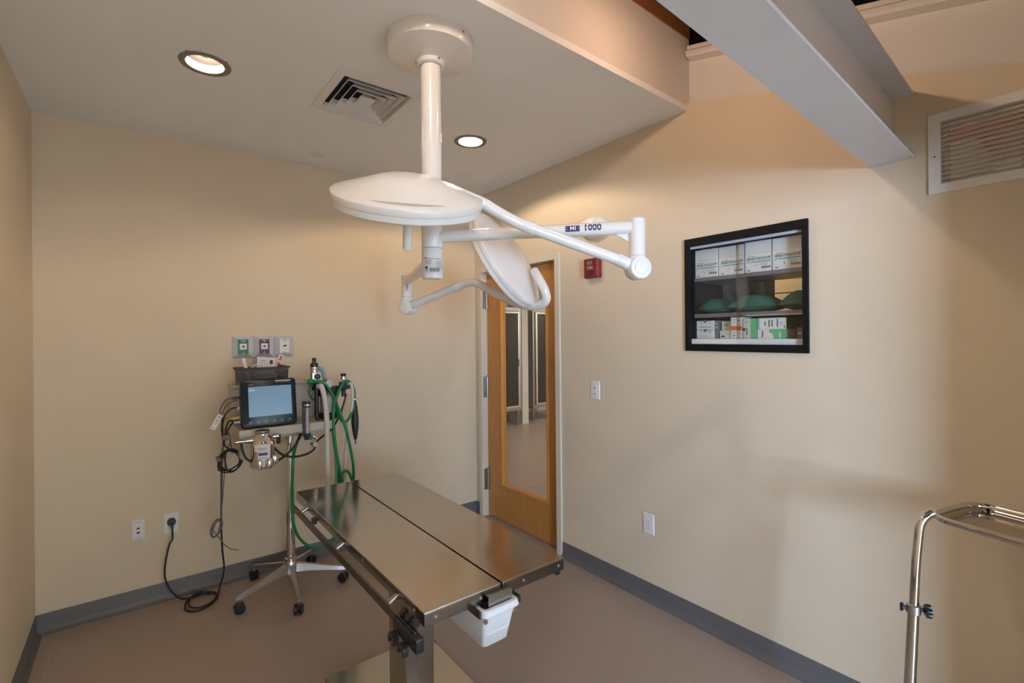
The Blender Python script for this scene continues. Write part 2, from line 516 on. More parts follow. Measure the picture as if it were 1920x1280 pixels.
# far wall behind the camera, and the window that lets the daylight in
struct(MB().box((XL - 0.12, YF - 0.12, 0), (0.14, YF, DECK(YF) + 0.1)).build('wall_front', M_WALL))
mb = MB()
for a, b in (((WIN[0], WIN[2]), (WIN[1], WIN[2] + 0.04)), ((WIN[0], WIN[3] - 0.04), (WIN[1], WIN[3])), ((WIN[0], WIN[2] + 0.04), (WIN[0] + 0.04, WIN[3] - 0.04)), ((WIN[1] - 0.04, WIN[2] + 0.04), (WIN[1], WIN[3] - 0.04))):
    mb.box((XL - 0.09, a[0], a[1]), (XL - 0.05, b[0], b[1]))
wo = struct(mb.build('window_1', M_WHITEP))
MB().box((XL - 0.074, WIN[0] + 0.03, WIN[2] + 0.03), (XL - 0.068, WIN[1] - 0.03, WIN[3] - 0.03)).build('pane', M_GLASS, wo)

# cove base along the walls
def cove(name, pts, nrm):
    """pts: two floor points along a wall; nrm: direction into the room"""
    (a, b), n = pts, Vector(nrm)
    prof = [(0, 0.102), (0.0035, 0.102), (0.0045, 0.098), (0.0045, 0.035), (0.008, 0.018), (0.017, 0.006), (0.028, 0.0012), (0.028, 0), (0, 0)]
    k = len(prof)
    vs = [Vector((p[0], p[1], 0)) + n * d + Vector((0, 0, z)) for p in (a, b) for d, z in prof]
    fs = [(i, (i + 1) % k, k + (i + 1) % k, k + i) for i in range(k)] + [tuple(range(k))[::-1], tuple(range(k, 2 * k))]
    return struct(MB().add(vs, fs).build(name, M_BASEB, smooth=50))
cove('baseboard_back', ((XL, 0), (0, 0)), (0, -1, 0))
cove('baseboard_left', ((XL, 0), (XL, YF)), (1, 0, 0))
cove('baseboard_right', ((0, -1.068), (0, -3.72)), (-1, 0, 0))
cove('baseboard_corner', ((0, 0), (0, -0.062)), (-1, 0, 0))

# ------------------------------------------------------------------ door
door = thing('door_1', (0.05, -0.565, 0), 'maple door with a tall glass lite in a cream metal frame', 'door')
door['kind'] = 'structure'
del door['category']
# frame: two jambs and a head, each with a front face proud of the wall
def jamb(name, y0, y1, z0, z1):
    return MB().rbox((-0.014, y0, z0), (0.10, y1, z1), 0.003).build(name, M_FRAMEP, door)
jamb('jamb', -0.112, -0.064, 0, 2.102)
jamb('jamb', -1.066, -1.018, 0, 2.102)
jamb('head', -1.018, -0.112, 2.052, 2.102)
for a, b in (((0.092, -0.128, 0), (0.10, -0.112, 2.052)), ((0.092, -1.018, 0), (0.10, -1.002, 2.052)), ((0.092, -1.002, 2.036), (0.10, -0.128, 2.052))):
    MB().box(a, b).build('door_stop', M_FRAMEP, door)
LY0, LY1, LZ0, LZ1 = -0.870, -0.318, 0.306, 1.86
mb = MB()
grid_wall(mb, [-1.014, -0.116, LY0, LY1], [0.012, 2.046, LZ0, LZ1], [(LY0, LY1, LZ0, LZ1)], lambda u, v, d: (0.046 + d, u, v), 0.044)
leaf = mb.build('door_leaf', M_WOOD, door, smooth=0)
M_BEAD = mat('maple_bead', (0.60, 0.27, 0.06), 0.32, var=0.08, vscale=9, stretch=(10, 10, 1))
for a, b in (((0.036, LY0 - 0.012, LZ0 - 0.012), (0.056, LY1 + 0.012, LZ0 + 0.006)), ((0.036, LY0 - 0.012, LZ1 - 0.006), (0.056, LY1 + 0.012, LZ1 + 0.012)),
             ((0.036, LY0 - 0.012, LZ0 + 0.006), (0.056, LY0 + 0.006, LZ1 - 0.006)), ((0.036, LY1 - 0.006, LZ0 + 0.006), (0.056, LY1 + 0.012, LZ1 - 0.006))):
    MB().rbox(a, b, 0.004).build('glazing_bead', M_BEAD, leaf)
MB().box((0.066, LY0, LZ0), (0.072, LY1, LZ1)).build('pane', M_GLASS, leaf)
for zc in (0.31, 1.09, 1.84):
    mb = MB()
    mb.rbox((0.004, -0.1165, zc - 0.088), (0.042, -0.112, zc + 0.088), 0.001)
    for k in range(5):
        z = zc - 0.088 + k * 0.0352
        mb.cyl((0.038, -0.123, z + 0.0006), (0.038, -0.123, z + 0.0346), 0.0105, n=14)
    mb.lathe([(0.006, zc + 0.088), (0.009, zc + 0.092), (0.006, zc + 0.099), (0, zc + 0.1)], (0.038, -0.123, 0))
    mb.build('hinge', M_STEELB, door)

# ------------------------------------------------------------------ kennel room seen through the door, the niche and the grille
struct(MB().box((0.14, -4.4, -0.1), (5.2, 4.0, 0)).build('floor_kennel', M_FLOOR))
struct(MB().box((0.14, -4.4, H), (5.2, 4.0, H + 0.1)).build('ceiling_kennel', M_CEIL))
struct(MB().box((0.14, 3.9, 0), (5.2, 4.02, H)).build('wall_kennel_back', M_WHITEP))
struct(MB().box((5.1, -4.4, 0), (5.22, 4.0, H)).build('wall_kennel_right', M_WHITEP))
struct(MB().box((0.14, -4.5, 0), (5.2, -4.4, H)).build('wall_kennel_front', M_WHITEP))
struct(MB().box((0.02, 0.12, 0), (0.14, 4.0, H)).build('wall_kennel_left', M_WHITEP))
struct(MB().rbox((2.90, 2.93, 0), (3.04, 3.3, H), 0.005).build('wall_post', M_WHITEP))
def kennel(x0, x1, label):
    k = thing('kennel', ((x0 + x1) / 2, 3.2, 0), label, 'kennel', 'steel kennels in the room behind the door')
    y0, y1, z0, z1 = 2.88, 3.55, 0.26, 1.99
    mb = MB()
    mb.box((x0, y1 - 0.01, z0), (x1, y1, z1)).box((x0, y0 + 0.02, z0), (x0 + 0.012, y1, z1)).box((x1 - 0.012, y0 + 0.02, z0), (x1, y1, z1)).box((x0, y0 + 0.02, z0), (x1, y1, z0 + 0.012)).box((x0, y0 + 0.02, z1 - 0.012), (x1, y1, z1))
    mb.build('body', M_STEELB, k)
    MB().box((x0 + 0.015, y1 - 0.02, z0 + 0.015), (x1 - 0.015, y1 - 0.012, z0 + 0.95)).build('lining', M_NAVY, k)
    fr = MB()
    for a, b in (((x0, z0), (x1, z0 + 0.05)), ((x0, z1 - 0.06), (x1, z1)), ((x0, z0 + 0.05), (x0 + 0.045, z1 - 0.06)), ((x1 - 0.045, z0 + 0.05), (x1, z1 - 0.06))):
        fr.box((a[0], y0 - 0.005, a[1]), (b[0], y0 + 0.03, b[1]))
    fr.build('face_frame', M_STEELB, k)
    d = MB()
    for a, b in (((x0 + 0.05, z0 + 0.055), (x1 - 0.05, z0 + 0.085)), ((x0 + 0.05, z1 - 0.10), (x1 - 0.05, z1 - 0.07)), ((x0 + 0.05, z0 + 0.085), (x0 + 0.085, z1 - 0.10)), ((x1 - 0.085, z0 + 0.085), (x1 - 0.05, z1 - 0.10))):
        d.box((a[0], y0 - 0.03, a[1]), (b[0], y0 - 0.008, b[1]))
    do = d.build('kennel_door', M_CHROME, k)
    MB().box((x0 + 0.08, y0 - 0.021, z0 + 0.08), (x1 - 0.08, y0 - 0.017, z1 - 0.095)).build('pane', M_GLASSK, do)
    for i in range(14):
        x = x0 + 0.10 + i * (x1 - x0 - 0.2) / 13
        MB().cyl((x, y0 + 0.03, z1 - 0.62), (x, y0 + 0.03, z1 - 0.06), 0.006, n=8).build('bar', M_BARS, do)
    MB().rbox((x1 - 0.08, y0 - 0.05, 1.0), (x1 - 0.055, y0 - 0.028, 1.12), 0.004).build('latch', M_CHROME, do)
    for x in (x0 + 0.05, x1 - 0.05):
        for y in (y0 + 0.05, y1 - 0.05):
            MB().lathe([(0.012, 0), (0.02, 0.01), (0.016, 0.03), (0.02, 0.12), (0.045, 0.22), (0.05, z0)], (x, y, 0), n=14).build('leg', M_STEELB, k)
    return k
kennel(1.92, 2.84, 'steel kennel with a smoked glass door left of the white post behind the door')
kennel(3.10, 4.02, 'steel kennel with a smoked glass door right of the white post behind the door')
t = thing('added_light_panel', (3.9, 0.3, H), 'added, unseen light panel that lights the room behind the door', 'light')  # added out of sight to light the kennel room
MB().rbox((3.6, 0.0, H - 0.025), (4.2, 0.6, H), 0.004).build('frame', M_WHITEP, t)
MB().box((3.63, 0.03, H - 0.028), (4.17, 0.57, H - 0.024)).build('diffuser', M_PANEL, t)
def area(name, loc, rot, sx, sy, power, col):
    l = bpy.data.lights.new(name, 'AREA')
    l.shape = 'RECTANGLE'; l.size = sx; l.size_y = sy; l.energy = power; l.color = col
    o = bpy.data.objects.new(name, l)
    COL.objects.link(o); o.location = loc; o.rotation_euler = rot
    return o
area('added_panel_glow', (3.9, 0.3, H - 0.03), (0, 0, 0), 0.54, 0.54, KENNEL_W * 1.6, (1.0, 0.88, 0.74))
t = thing('added_light_panel', (0.42, -1.6, H), 'added, unseen light panel that brightens the tiles behind the glazed wall cabinet', 'light')  # second added panel, out of sight, to brighten the tiled wall
MB().rbox((0.27, -1.9, H - 0.025), (0.57, -1.3, H), 0.004).build('frame', M_WHITEP, t)
MB().box((0.30, -1.87, H - 0.028), (0.54, -1.33, H - 0.024)).build('diffuser', M_PANEL, t)
area('added_panel_glow', (0.42, -1.6, H - 0.03), (0, 0, 0), 0.24, 0.54, KENNEL_W * 0.4, (1.0, 0.88, 0.74))
# orange timber soffit and a white duct seen through the grille
struct(MB().rbox((0.55, -3.42, 2.36), (1.05, -2.4, 2.56), 0.005).build('trim_4', M_ORANGE))
struct(MB().rbox((0.45, -3.1, 2.18), (0.9, -2.8, 2.345), 0.02).build('trim_5', M_WHITEP))
# tiled wall seen through the right half of the niche
tw_ = struct(MB().box((0.66, -2.72, 0.9), (0.72, -1.42, H)).build('wall_tiled', M_GREY))
for i in range(5):
    for j in range(6):
        MB().rbox((0.652, -2.715 + i * 0.26, 0.92 + j * 0.28), (0.662, -2.46 + i * 0.26, 1.193 + j * 0.28), 0.002).build('tile', M_TILE, tw_, smooth=0)

# ================================================================== ceiling things
for i, (x, y) in enumerate(CANS):
    lab = ['recessed downlight in the ceiling near the left wall', 'recessed downlight in the ceiling just right of the lamp pole'][i]
    t = thing('downlight', (x, y, H), lab, 'light', 'recessed downlights in the dropped ceiling')
    MB().lathe([(0.074, 0.012), (0.072, -0.003), (0.080, -0.006), (0.096, -0.004), (0.098, 0.0), (0.074, 0.0)], (x, y, H), n=48, close=True).build('trim_ring', M_OLIVE, t)
    MB().lathe([(0.106, 0.031), (0.0985, 0.031), (0.0985, 0.0295), (0.074, 0.0295), (0.074, 0.0), (0.070, 0.04), (0.060, 0.09), (0.040, 0.13), (0.0, 0.145)], (x, y, H), n=40).build('reflector', M_REFLECT, t)
    MB().lathe([(0, 0.085), (0.016, 0.088), (0.024, 0.100), (0.022, 0.116), (0.014, 0.126), (0.014, 0.14)], (x, y, H), n=20).build('bulb', M_BULB, t)
    MB().box((x - 0.11, y - 0.11, H + 0.031), (x + 0.11, y + 0.11, H + 0.17)).build('housing', M_GREY, t)
    l = bpy.data.lights.new('downlight_glow', 'POINT')
    l.energy = CAN_W[i]; l.color = WARM; l.shadow_soft_size = 0.026
    o = bpy.data.objects.new('downlight_glow', l)
    COL.objects.link(o); o.location = (x, y, H + 0.043)

# square air diffuser: nested sloping louvres
x0, x1, y0, y1 = -1.601, -1.196, -1.356, -0.912
cx, cy = (x0 + x1) / 2, (y0 + y1) / 2
t = thing('air_diffuser', (cx, cy, H), 'square white ceiling air diffuser with nested louvres beside the lamp pole', 'vent')
def sq_ring(mb, levels):
    """levels: (half size x, half size y, z) rows joined into a square ring"""
    vs, fs = [], []
    for hx, hy, z in levels:
        vs += [(cx - hx, cy - hy, z), (cx + hx, cy - hy, z), (cx + hx, cy + hy, z), (cx - hx, cy + hy, z)]
    n = len(levels)
    for i in range(n):
        j = (i + 1) % n
        for k in range(4):
            k2 = (k + 1) % 4
            fs.append((i * 4 + k, i * 4 + k2, j * 4 + k2, j * 4 + k))
    return mb.add(vs, fs)
hx, hy = (x1 - x0) / 2, (y1 - y0) / 2
sq_ring(MB(), [(hx, hy, H), (hx, hy, H - 0.004), (hx - 0.035, hy - 0.035, H - 0.009), (hx - 0.048, hy - 0.048, H + 0.02), (hx - 0.03, hy - 0.03, H + 0.02)]).build('frame', M_PLASTICW, t, smooth=0)
for i in range(4):
    a = 0.142 - i * 0.034
    b = a + 0.0
    hy_ = a * hy / hx
    sq_ring(MB(), [(a, hy_, H - 0.008), (a - 0.026, hy_ - 0.026, H + 0.026), (a - 0.024, hy_ - 0.024, H + 0.028), (a + 0.002, hy_ + 0.002, H - 0.006)]).build('louvre', M_PLASTICW, t, smooth=0)
MB().prism([(-0.035, -0.038), (0.035, -0.038), (0.035, 0.038), (-0.035, 0.038)], 2, H - 0.006, H + 0.004, Matrix.Translation((cx, cy, 0))).build('centre_plate', M_PLASTICW, t)
mb = MB()
mb.box((DIFF[0] - 0.02, DIFF[2] - 0.02, H + 0.22), (DIFF[1] + 0.02, DIFF[3] + 0.02, H + 0.23))
for a, b in (((DIFF[0] - 0.02, DIFF[2] - 0.02), (DIFF[0], DIFF[3] + 0.02)), ((DIFF[1], DIFF[2] - 0.02), (DIFF[1] + 0.02, DIFF[3] + 0.02)), ((DIFF[0], DIFF[2] - 0.02), (DIFF[1], DIFF[2])), ((DIFF[0], DIFF[3]), (DIFF[1], DIFF[3] + 0.02))):
    mb.box((a[0], a[1], H + 0.031), (b[0], b[1], H + 0.22))
mb.build('duct_box', M_DUCT, t, smooth=0)

t = MB().lathe([(0.036, 0), (0.0395, -0.001), (0.0395, -0.003), (0.037, -0.0045), (0.0, -0.005)], (-1.38, -0.244, H), n=32).lathe([(0.0405, 0.0), (0.0425, -0.0004), (0.0405, -0.0008)], (-1.38, -0.244, H), n=32).build('sprinkler_cover', M_PLASTICW)
tag(t, 'small round flush sprinkler cover plate on the ceiling near the back wall', 'sprinkler cover')

# warm lamps hung under the roof beyond the fascia
for i, x in enumerate((-0.68, -1.85)):
    y, z = -2.44, 2.84
    t = thing('loft_lamp', (x, y, DECK(y)), ['warm cylinder lamp hung under the dark roof, the one nearer the right wall', 'warm cylinder lamp hung under the dark roof, the one nearer the left wall'][i], 'light', 'warm lamps under the dark roof')
    MB().cyl((x, y, z + 0.07), (x, y, DECK(y)), 0.008, n=10).build('stem', M_BLACK, t)
    MB().lathe([(0.02, 0.075), (0.045, 0.07), (0.055, 0.05), (0.058, 0.015), (0.055, 0.015), (0.052, 0.045), (0.02, 0.06)], (x, y, z), n=28, close=True).build('shade', M_BLACK, t)
    MB().lathe([(0, -0.004), (0.02, 0.0), (0.028, 0.02), (0.02, 0.045), (0, 0.05)], (x, y, z + 0.012), n=20).build('bulb', M_BULBL, t)
    l = bpy.data.lights.new('loft_lamp_glow', 'POINT')
    l.energy = LOFT_W[i]; l.color = LOFT_COL[i]; l.shadow_soft_size = 0.035
    o = bpy.data.objects.new('loft_lamp_glow', l)
    COL.objects.link(o); o.location = (x, y, z - 0.03)

# ================================================================== surgical light
HX, HY = -1.371, -1.760
S = thing('surgical_light', (HX, HY, H), 'white ceiling-mounted surgical light with two round heads on jointed arms', 'surgical light')
MB().lathe([(0.173, 0), (0.1735, -0.002), (0.1735, -0.042), (0.168, -0.054), (0.15, -0.060), (0.06, -0.078), (0.056, -0.082)], (HX, HY, H), n=64).build('canopy', M_ENAMEL, S, smooth=30)
MB().lathe([(0.056, -0.078), (0.057, -0.095), (0.052, -0.100), (0.042, -0.101)], (HX, HY, H), n=40).build('collar', M_ENAMEL, S)
for a in (0.6, 2.7, 4.8):
    MB().lathe([(0.004, 0), (0.004, 0.003), (0, 0.0035)], (HX + 0.0565 * math.cos(a), HY + 0.0565 * math.sin(a), H - 0.088), (math.cos(a), math.sin(a), 0), n=10).build('set_screw', M_GREY, S)
MB().lathe([(0.0045, 0), (0.0045, 0.002), (0, 0.003)], (HX + 0.173 * 0.3, HY - 0.173 * 0.954, H - 0.02), (0.3, -0.954, 0), n=10).build('set_screw', M_GREY, S)
MB().cyl((HX, HY, H - 0.09), (HX, HY, 1.99), 0.0405, n=48, caps=False).build('pole', M_ENAMEL, S)
MB().cyl((HX, HY, 1.76), (HX, HY, 2.0), 0.0395, n=32).build('spindle', M_GAP, S)
for a, b in ((1.9815, 2.01), (1.8795, 1.9795), (1.757, 1.8775)):
    MB().lathe([(0.0, a), (0.0405, a), (0.0425, a + 0.003), (0.0425, b - 0.003), (0.0405, b), (0.0, b)], (HX, HY, 0), n=48).build('hub_sleeve', M_ENAMEL, S)

def arm_set(zarm, E, drop, knuck, path, rads):
    """horizontal arm from the hub to post E=(x, y), post down to the knuckle, and the lower arm along path"""
    E = Vector((E[0], E[1], zarm))
    h0 = Vector((HX, HY, zarm))
    a = (E - h0).normalized()
    MB().tube([h0 + a * 0.036, h0 + a * 0.05, E - a * 0.02], [0.0225, 0.0235, 0.0245], 28).build('arm', M_ENAMEL, S)
    zt, zb = zarm + 0.032, zarm - drop
    MB().lathe([(0, zt), (0.026, zt), (0.030, zt - 0.004), (0.030, zb + 0.001), (0.0285, zb), (0, zb)], (E.x, E.y, 0), n=36).build('elbow_post', M_ENAMEL, S)
    g0 = E - a * 0.028
    side = Vector((-a.y, a.x, 0))
    vs = []
    for s in (-0.004, 0.004):
        for q in (g0 + Vector((0, 0, -0.015)), g0 - a * 0.055 + Vector((0, 0, -0.02)), g0 + Vector((0, 0, -0.055))):
            vs.append(q + side * s)
    MB().add(vs, [(0, 1, 2), (5, 4, 3), (0, 3, 4, 1), (1, 4, 5, 2), (2, 5, 3, 0)]).build('gusset', M_ENAMEL, S)
    K = Vector(knuck)
    d = Vector(path[1]) - K
    ax = Vector((-d.y, d.x, 0)).normalized()
    if ax.dot(Vector((-2.317, -3.49, 0)) - Vector((K.x, K.y, 0))) < 0: ax = -ax
    k = MB()
    k.lathe([(0, -0.036), (0.036, -0.036), (0.042, -0.031), (0.043, -0.02), (0.043, 0.024), (0.040, 0.030), (0.036, 0.032), (0, 0.032)], K, ax, n=40)
    k.cyl((E.x, E.y, zb - 0.001), (E.x, E.y, K.z), 0.0305, 0.036, n=32)
    ko = k.build('knuckle', M_ENAMEL, S)
    MB().lathe([(0, 0.0325), (0.026, 0.0325), (0.027, 0.034), (0.025, 0.0355), (0, 0.036)], K, ax, n=32).build('knuckle_cap', M_ENAMEL, ko)
    P = smooth_path([K] + [Vector(q) for q in path], 8)
    la = MB().tube(P, [rads] * len(P), 24).build('lower_arm', M_ENAMEL, S)
    # slip collars where the arm sections join
    d0 = (Vector(path[0]) - K).normalized()
    MB().tube([K + d0 * 0.03, K + d0 * 0.034, K + d0 * 0.084, K + d0 * 0.088], [rads + 0.001, rads + 0.0032, rads + 0.0032, rads + 0.0005], 24).build('slip_collar', M_ENAMEL, la)
    c = Vector(path[1]); d1 = (Vector(path[2]) - Vector(path[0])).normalized()
    MB().tube([c - d1 * 0.021, c - d1 * 0.018, c + d1 * 0.014, c + d1 * 0.03], [rads + 0.0004, rads + 0.0026, rads + 0.0022, rads + 0.0002], 24).build('slip_collar', M_ENAMEL, la)
    return a

def head(C, n, slot, hl=0.185):
    C, n = Vector(C), Vector(n).normalized()
    h = MB()
    h.lathe([(0.236, -0.046), (0.243, -0.046), (0.2475, -0.042), (0.2475, -0.0235), (0.2455, -0.0225), (0.250, -0.0215), (0.251, -0.019), (0.251, -0.004), (0.249, 0.0), (0.244, 0.003),
             (0.20, 0.016), (0.155, 0.032), (0.115, 0.046), (0.088, 0.054), (0.062, 0.0585), (0.03, 0.060), (0.0, 0.0605)], C, n, n=96)
    ho = h.build('light_head', M_ENAMEL, S, smooth=28)
    MB().lathe([(0.236, -0.046), (0.232, -0.040), (0.10, -0.032), (0.06, -0.034), (0.045, -0.04), (0, -0.04)], C, n, n=64).build('lens', M_PLASTICG, ho)
    MB().lathe([(0.030, -0.036), (0.030, -0.05), (0.0175, -0.056), (0.0165, -0.06), (0.0165, -hl), (0.0145, -hl - 0.009), (0.008, -hl - 0.014), (0, -hl - 0.015)], C, n, n=28).build('handle', M_ENAMEL, ho)
    if slot is not None:
        # finger recess near the dome's front, its shade put into a darker strip
        d, u, v = frame_of(n)
        f = Vector(slot); f = (f - n * f.dot(n)).normalized(); g = n.cross(f)
        pts_t, pts_b = [], []
        N = 16
        for k in range(N + 1):
            a = (k / N - 0.5) * 1.05
            wv = 0.010 * math.sin(math.pi * k / N) + 0.0005
            for lst, r in ((pts_t, 0.224 - wv), (pts_b, 0.224 + wv * 0.3)):
                hgt = 0.003 + (0.244 - r) / 0.044 * 0.013 + 0.0008
                lst.append(C + (f * math.cos(a) + g * math.sin(a)) * r + n * hgt)
        MB().add(pts_t + pts_b, [(k, k + 1, N + 2 + k, N + 1 + k) for k in range(N)]).build('grip_recess_shade', mat('recess_shade_enamel', (0.50, 0.47, 0.44), 0.4), ho)
    return ho

ARM1 = arm_set(1.925, (-0.842, -2.36), 0.108, (-0.8390, -2.3601, 1.7719),
        [(-0.8969, -2.3302, 1.7984), (-1.2029, -2.1716, 1.9100), (-1.2675, -2.1404, 1.9376), (-1.3133, -2.1173, 1.9638), (-1.3558, -2.0969, 1.9897), (-1.4125, -2.0654, 2.0135)], 0.0205)
hdir = Vector((-0.439, -0.899, 0))
n1 = Vector((0, 0, math.cos(math.radians(27)))) + hdir * math.sin(math.radians(27)) + rt * 0.03
head((-1.5914, -2.0020, 2.0069), n1, hdir)
arm_set(1.832, (-1.118, -1.0), 0.085, (-1.1167, -1.0024, 1.6912),
        [(-1.0834, -1.0791, 1.7117), (-0.9898, -1.3296, 1.7836), (-0.9656, -1.4246, 1.7986), (-0.9435, -1.4925, 1.7749), (-0.8940, -1.5818, 1.7201), (-0.8595, -1.6847, 1.6760), (-0.8448, -1.7849, 1.6609), (-0.8429, -1.8498, 1.6818), (-0.8578, -1.8636, 1.7238), (-0.8718, -1.8401, 1.7781), (-0.8625, -1.7966, 1.8222)], 0.0205)
n2 = (rt2 * 0.856 + up2 * 0.52) * 0.94 - fw * 0.34
head((-0.9167, -1.6784, 1.8919), n2, None, 0.118)

# maker's mark and model number wrapped on the long arm
a = ARM1
side = Vector((a.y, -a.x, 0))
if side.dot(Vector((-2.317 - HX, -3.49 - HY, 0))) < 0: side = -side
RA = 0.0243
def wrap_arm(s, hgt, lift=0.0004):
    """s along the arm from the hub, hgt up round its surface"""
    th = hgt / RA
    return Vector((HX, HY, 1.925)) + a * s + (side * math.cos(th) + Vector((0, 0, 1)) * math.sin(th)) * (RA + lift)
flip = 1 if a.dot(rt) > 0 else -1
def wrap_grid(mb, s0, s1, h0, h1, lift=0.0004, ns=2, nh=6):
    vs = [wrap_arm(s0 + (s1 - s0) * i / ns, h0 + (h1 - h0) * j / nh, lift) for i in range(ns + 1) for j in range(nh + 1)]
    fs = [(i * (nh + 1) + j, (i + 1) * (nh + 1) + j, (i + 1) * (nh + 1) + j + 1, i * (nh + 1) + j + 1) for i in range(ns) for j in range(nh)]
    return mb.add(vs, fs)
def wrap_text(mb, txt, size, sc, hc, lift, sx=1.0, bold=0.0):
    vs, fs = text_mesh(txt, size, bold)
    bm = bmesh.new()
    bv = [bm.verts.new(q) for q in vs]
    for f in fs:
        try: bm.faces.new([bv[i] for i in f])
        except ValueError: pass
    for k in range(-10, 11):     # cut into strips so that the letters follow the round arm
        bmesh.ops.bisect_plane(bm, geom=list(bm.verts) + list(bm.edges) + list(bm.faces), plane_co=(0, k * 0.0016, 0), plane_no=(0, 1, 0))
    bm.verts.index_update()
    vs = [q.co.copy() for q in bm.verts]
    fs = [[q.index for q in f.verts] for f in bm.faces]
    bm.free()
    return mb.add([wrap_arm(sc + flip * q.x * sx, hc + q.y, lift) for q in vs], fs)
S0, S1 = 0.536, 0.590
mb = MB().mat(M_INDIGO)
wrap_grid(mb, S0, S1, -0.0095, 0.0125, 0.0012, 2, 8)
mb.mat(M_PLASTICW)
wrap_text(mb, 'MI', 0.020, S0 + 0.029, 0.0015, 0.0018, 1.2, 0.0003)
for (q0, q1, dz) in ((0.000, 0.010, 0.005), (0.000, 0.010, -0.002)):
    wrap_grid(mb, S0 + q0, S0 + q1, dz - 0.0005, dz + 0.0005, 0.0018)
for (q0, q1, dz) in ((0.047, 0.054, 0.005), (0.047, 0.054, -0.002)):
    wrap_grid(mb, S0 + q0, S0 + q1, dz - 0.0005, dz + 0.0005, 0.0018)
mb.mat(M_INDIGO)
wrap_text(mb, '1000', 0.034, S1 + 0.047, 0.0022, 0.0012, 0.98, 0.0011)
mb.mat(M_ENAMEL)
wrap_grid(mb, S1 + 0.004, S1 + 0.092, 0.0016, 0.0030, 0.0019)
mb.build('model_mark', None, S, smooth=0)
# rating label round the lowest hub sleeve
mb = MB()
RH = 0.0431
hv = Vector((-2.317 - HX, -3.49 - HY, 0)).normalized()
hs = Vector((-hv.y, hv.x, 0))
if hs.dot(rt) < 0: hs = -hs
def wrap_hub(ang, z, lift=0.0): return Vector((HX, HY, z)) + (hv * math.cos(ang) + hs * math.sin(ang)) * (RH + lift)
def hub_patch(mb, a0, a1, z0, z1, lift):
    n = max(1, int(abs(a1 - a0) / 0.15))
    vs = [wrap_hub(a0 + (a1 - a0) * i / n, z, lift) for i in range(n + 1) for z in (z0, z1)]
    return mb.add(vs, [(2 * i, 2 * i + 2, 2 * i + 3, 2 * i + 1) for i in range(n)])
mb.mat(M_CARD); hub_patch(mb, -0.85, 1.25, 1.772, 1.838, 0.0)
mb.mat(M_INKG)
hub_patch(mb, -0.55, 0.9, 1.831, 1.833, 0.0006)
for k in range(7):
    hub_patch(mb, 0.3, 1.0, 1.821 - k * 0.005, 1.8225 - k * 0.005, 0.0006)
for k in range(3):
    hub_patch(mb, -0.72, -0.1, 1.823 - k * 0.006, 1.8255 - k * 0.006, 0.0006)
mb.mat(M_INK)
hub_patch(mb, -0.72, -0.60, 1.832, 1.838, 0.0007)
hub_patch(mb, -0.70, -0.45, 1.792, 1.802, 0.0007)
hub_patch(mb, -0.70, -0.45, 1.784, 1.787, 0.0007)
for k in range(16):
    a0 = -0.25 + k * 0.058
    hub_patch(mb, a0, a0 + (0.02 if k % 3 else 0.038), 1.781, 1.796, 0.0007)
mb.build('rating_label', None, S, smooth=0)

# ================================================================== operating table
TX0, TX1, TY0, TY1, TZ = -1.692, -1.158, -2.282, -0.930, 0.760
TC = (TX0 + TX1) / 2
T = thing('operating_table', (TC, -1.61, 0), 'stainless steel veterinary operating table with a split top on a column', 'table')
for s, (a, b) in enumerate(((TX0, TC - 0.003), (TC + 0.003, TX1))):
    # folded steel tray: flat top and turned-down apron on its outer sides
    mb = MB()
    th, ap = 0.0016, 0.040
    mb.rbox((a, TY0, TZ - 0.006), (b, TY1, TZ), 0.0022, 2)
    p = mb.build('top_panel', M_STEEL, T)
    xo = a if s == 0 else b
    xi = a + 0.003 if s == 0 else b - 0.003
    MB().rbox((min(xo, xi), TY0 + 0.002, TZ - ap), (max(xo, xi), TY1 - 0.002, TZ - 0.005), 0.0012).build('side_apron', M_STEELB, p)
    e0, e1 = (a + 0.0, b) if s == 0 else (a, b)
    MB().rbox((e0, TY0, TZ - ap), (e1, TY0 + 0.003, TZ - 0.005), 0.0012).build('end_apron', M_STEEL_DARKREFL, p)
    MB().rbox((e0, TY1 - 0.003, TZ - ap), (e1, TY1, TZ - 0.005), 0.0012).build('end_apron', M_STEEL_DARKREFL, p)
    for x in ((a + 0.035, b - 0.075) if s == 0 else (a + 0.085, b - 0.025)):
        MB().lathe([(0.0, 0.0035), (0.004, 0.003), (0.0062, 0)], (x, TY0, TZ - 0.021), (0, -1, 0), n=14).build('rivet', M_CHROME, p)
    for y in (-2.22, -1.82, -1.45, -1.08):
        MB().lathe([(0.0, 0.003), (0.004, 0.0025), (0.0055, 0)], (xo, y, TZ - 0.019), (-1 if s == 0 else 1, 0, 0), n=14).build('rivet', M_CHROME, p)
MB().box((TC - 0.022, TY0 + 0.004, TZ - 0.03), (TC + 0.022, TY1 - 0.004, TZ - 0.012)).build('trough', M_BLACK, T)
MB().rbox((TX0 + 0.08, TY0 + 0.35, TZ - 0.075), (TX1 - 0.08, TY1 - 0.35, TZ - 0.012), 0.003).build('sub_frame', M_STEELD, T)
MB().rbox((TX1 - 0.03, TY0 + 0.004, TZ - 0.055), (TX1 - 0.012, TY0 + 0.03, TZ - 0.04), 0.003).build('bumper', M_BLACKPL, T)
# side rail standing off the left apron
RX = -1.728
rail = MB().rbox((RX - 0.004, -2.30, 0.700), (RX + 0.004, -1.02, 0.730), 0.0015).build('side_rail', M_STEELD, T)
for y in (-1.13, -1.62, -2.10):
    MB().cyl((RX, y, 0.715), (TX0 + 0.002, y, 0.735), 0.009, n=14).build('standoff', M_STEELB, rail)
MB().rbox((TX0 - 0.012, -1.27, 0.700), (TX0 + 0.004, -1.23, 0.722), 0.003).build('latch', M_BLACKPL, T)
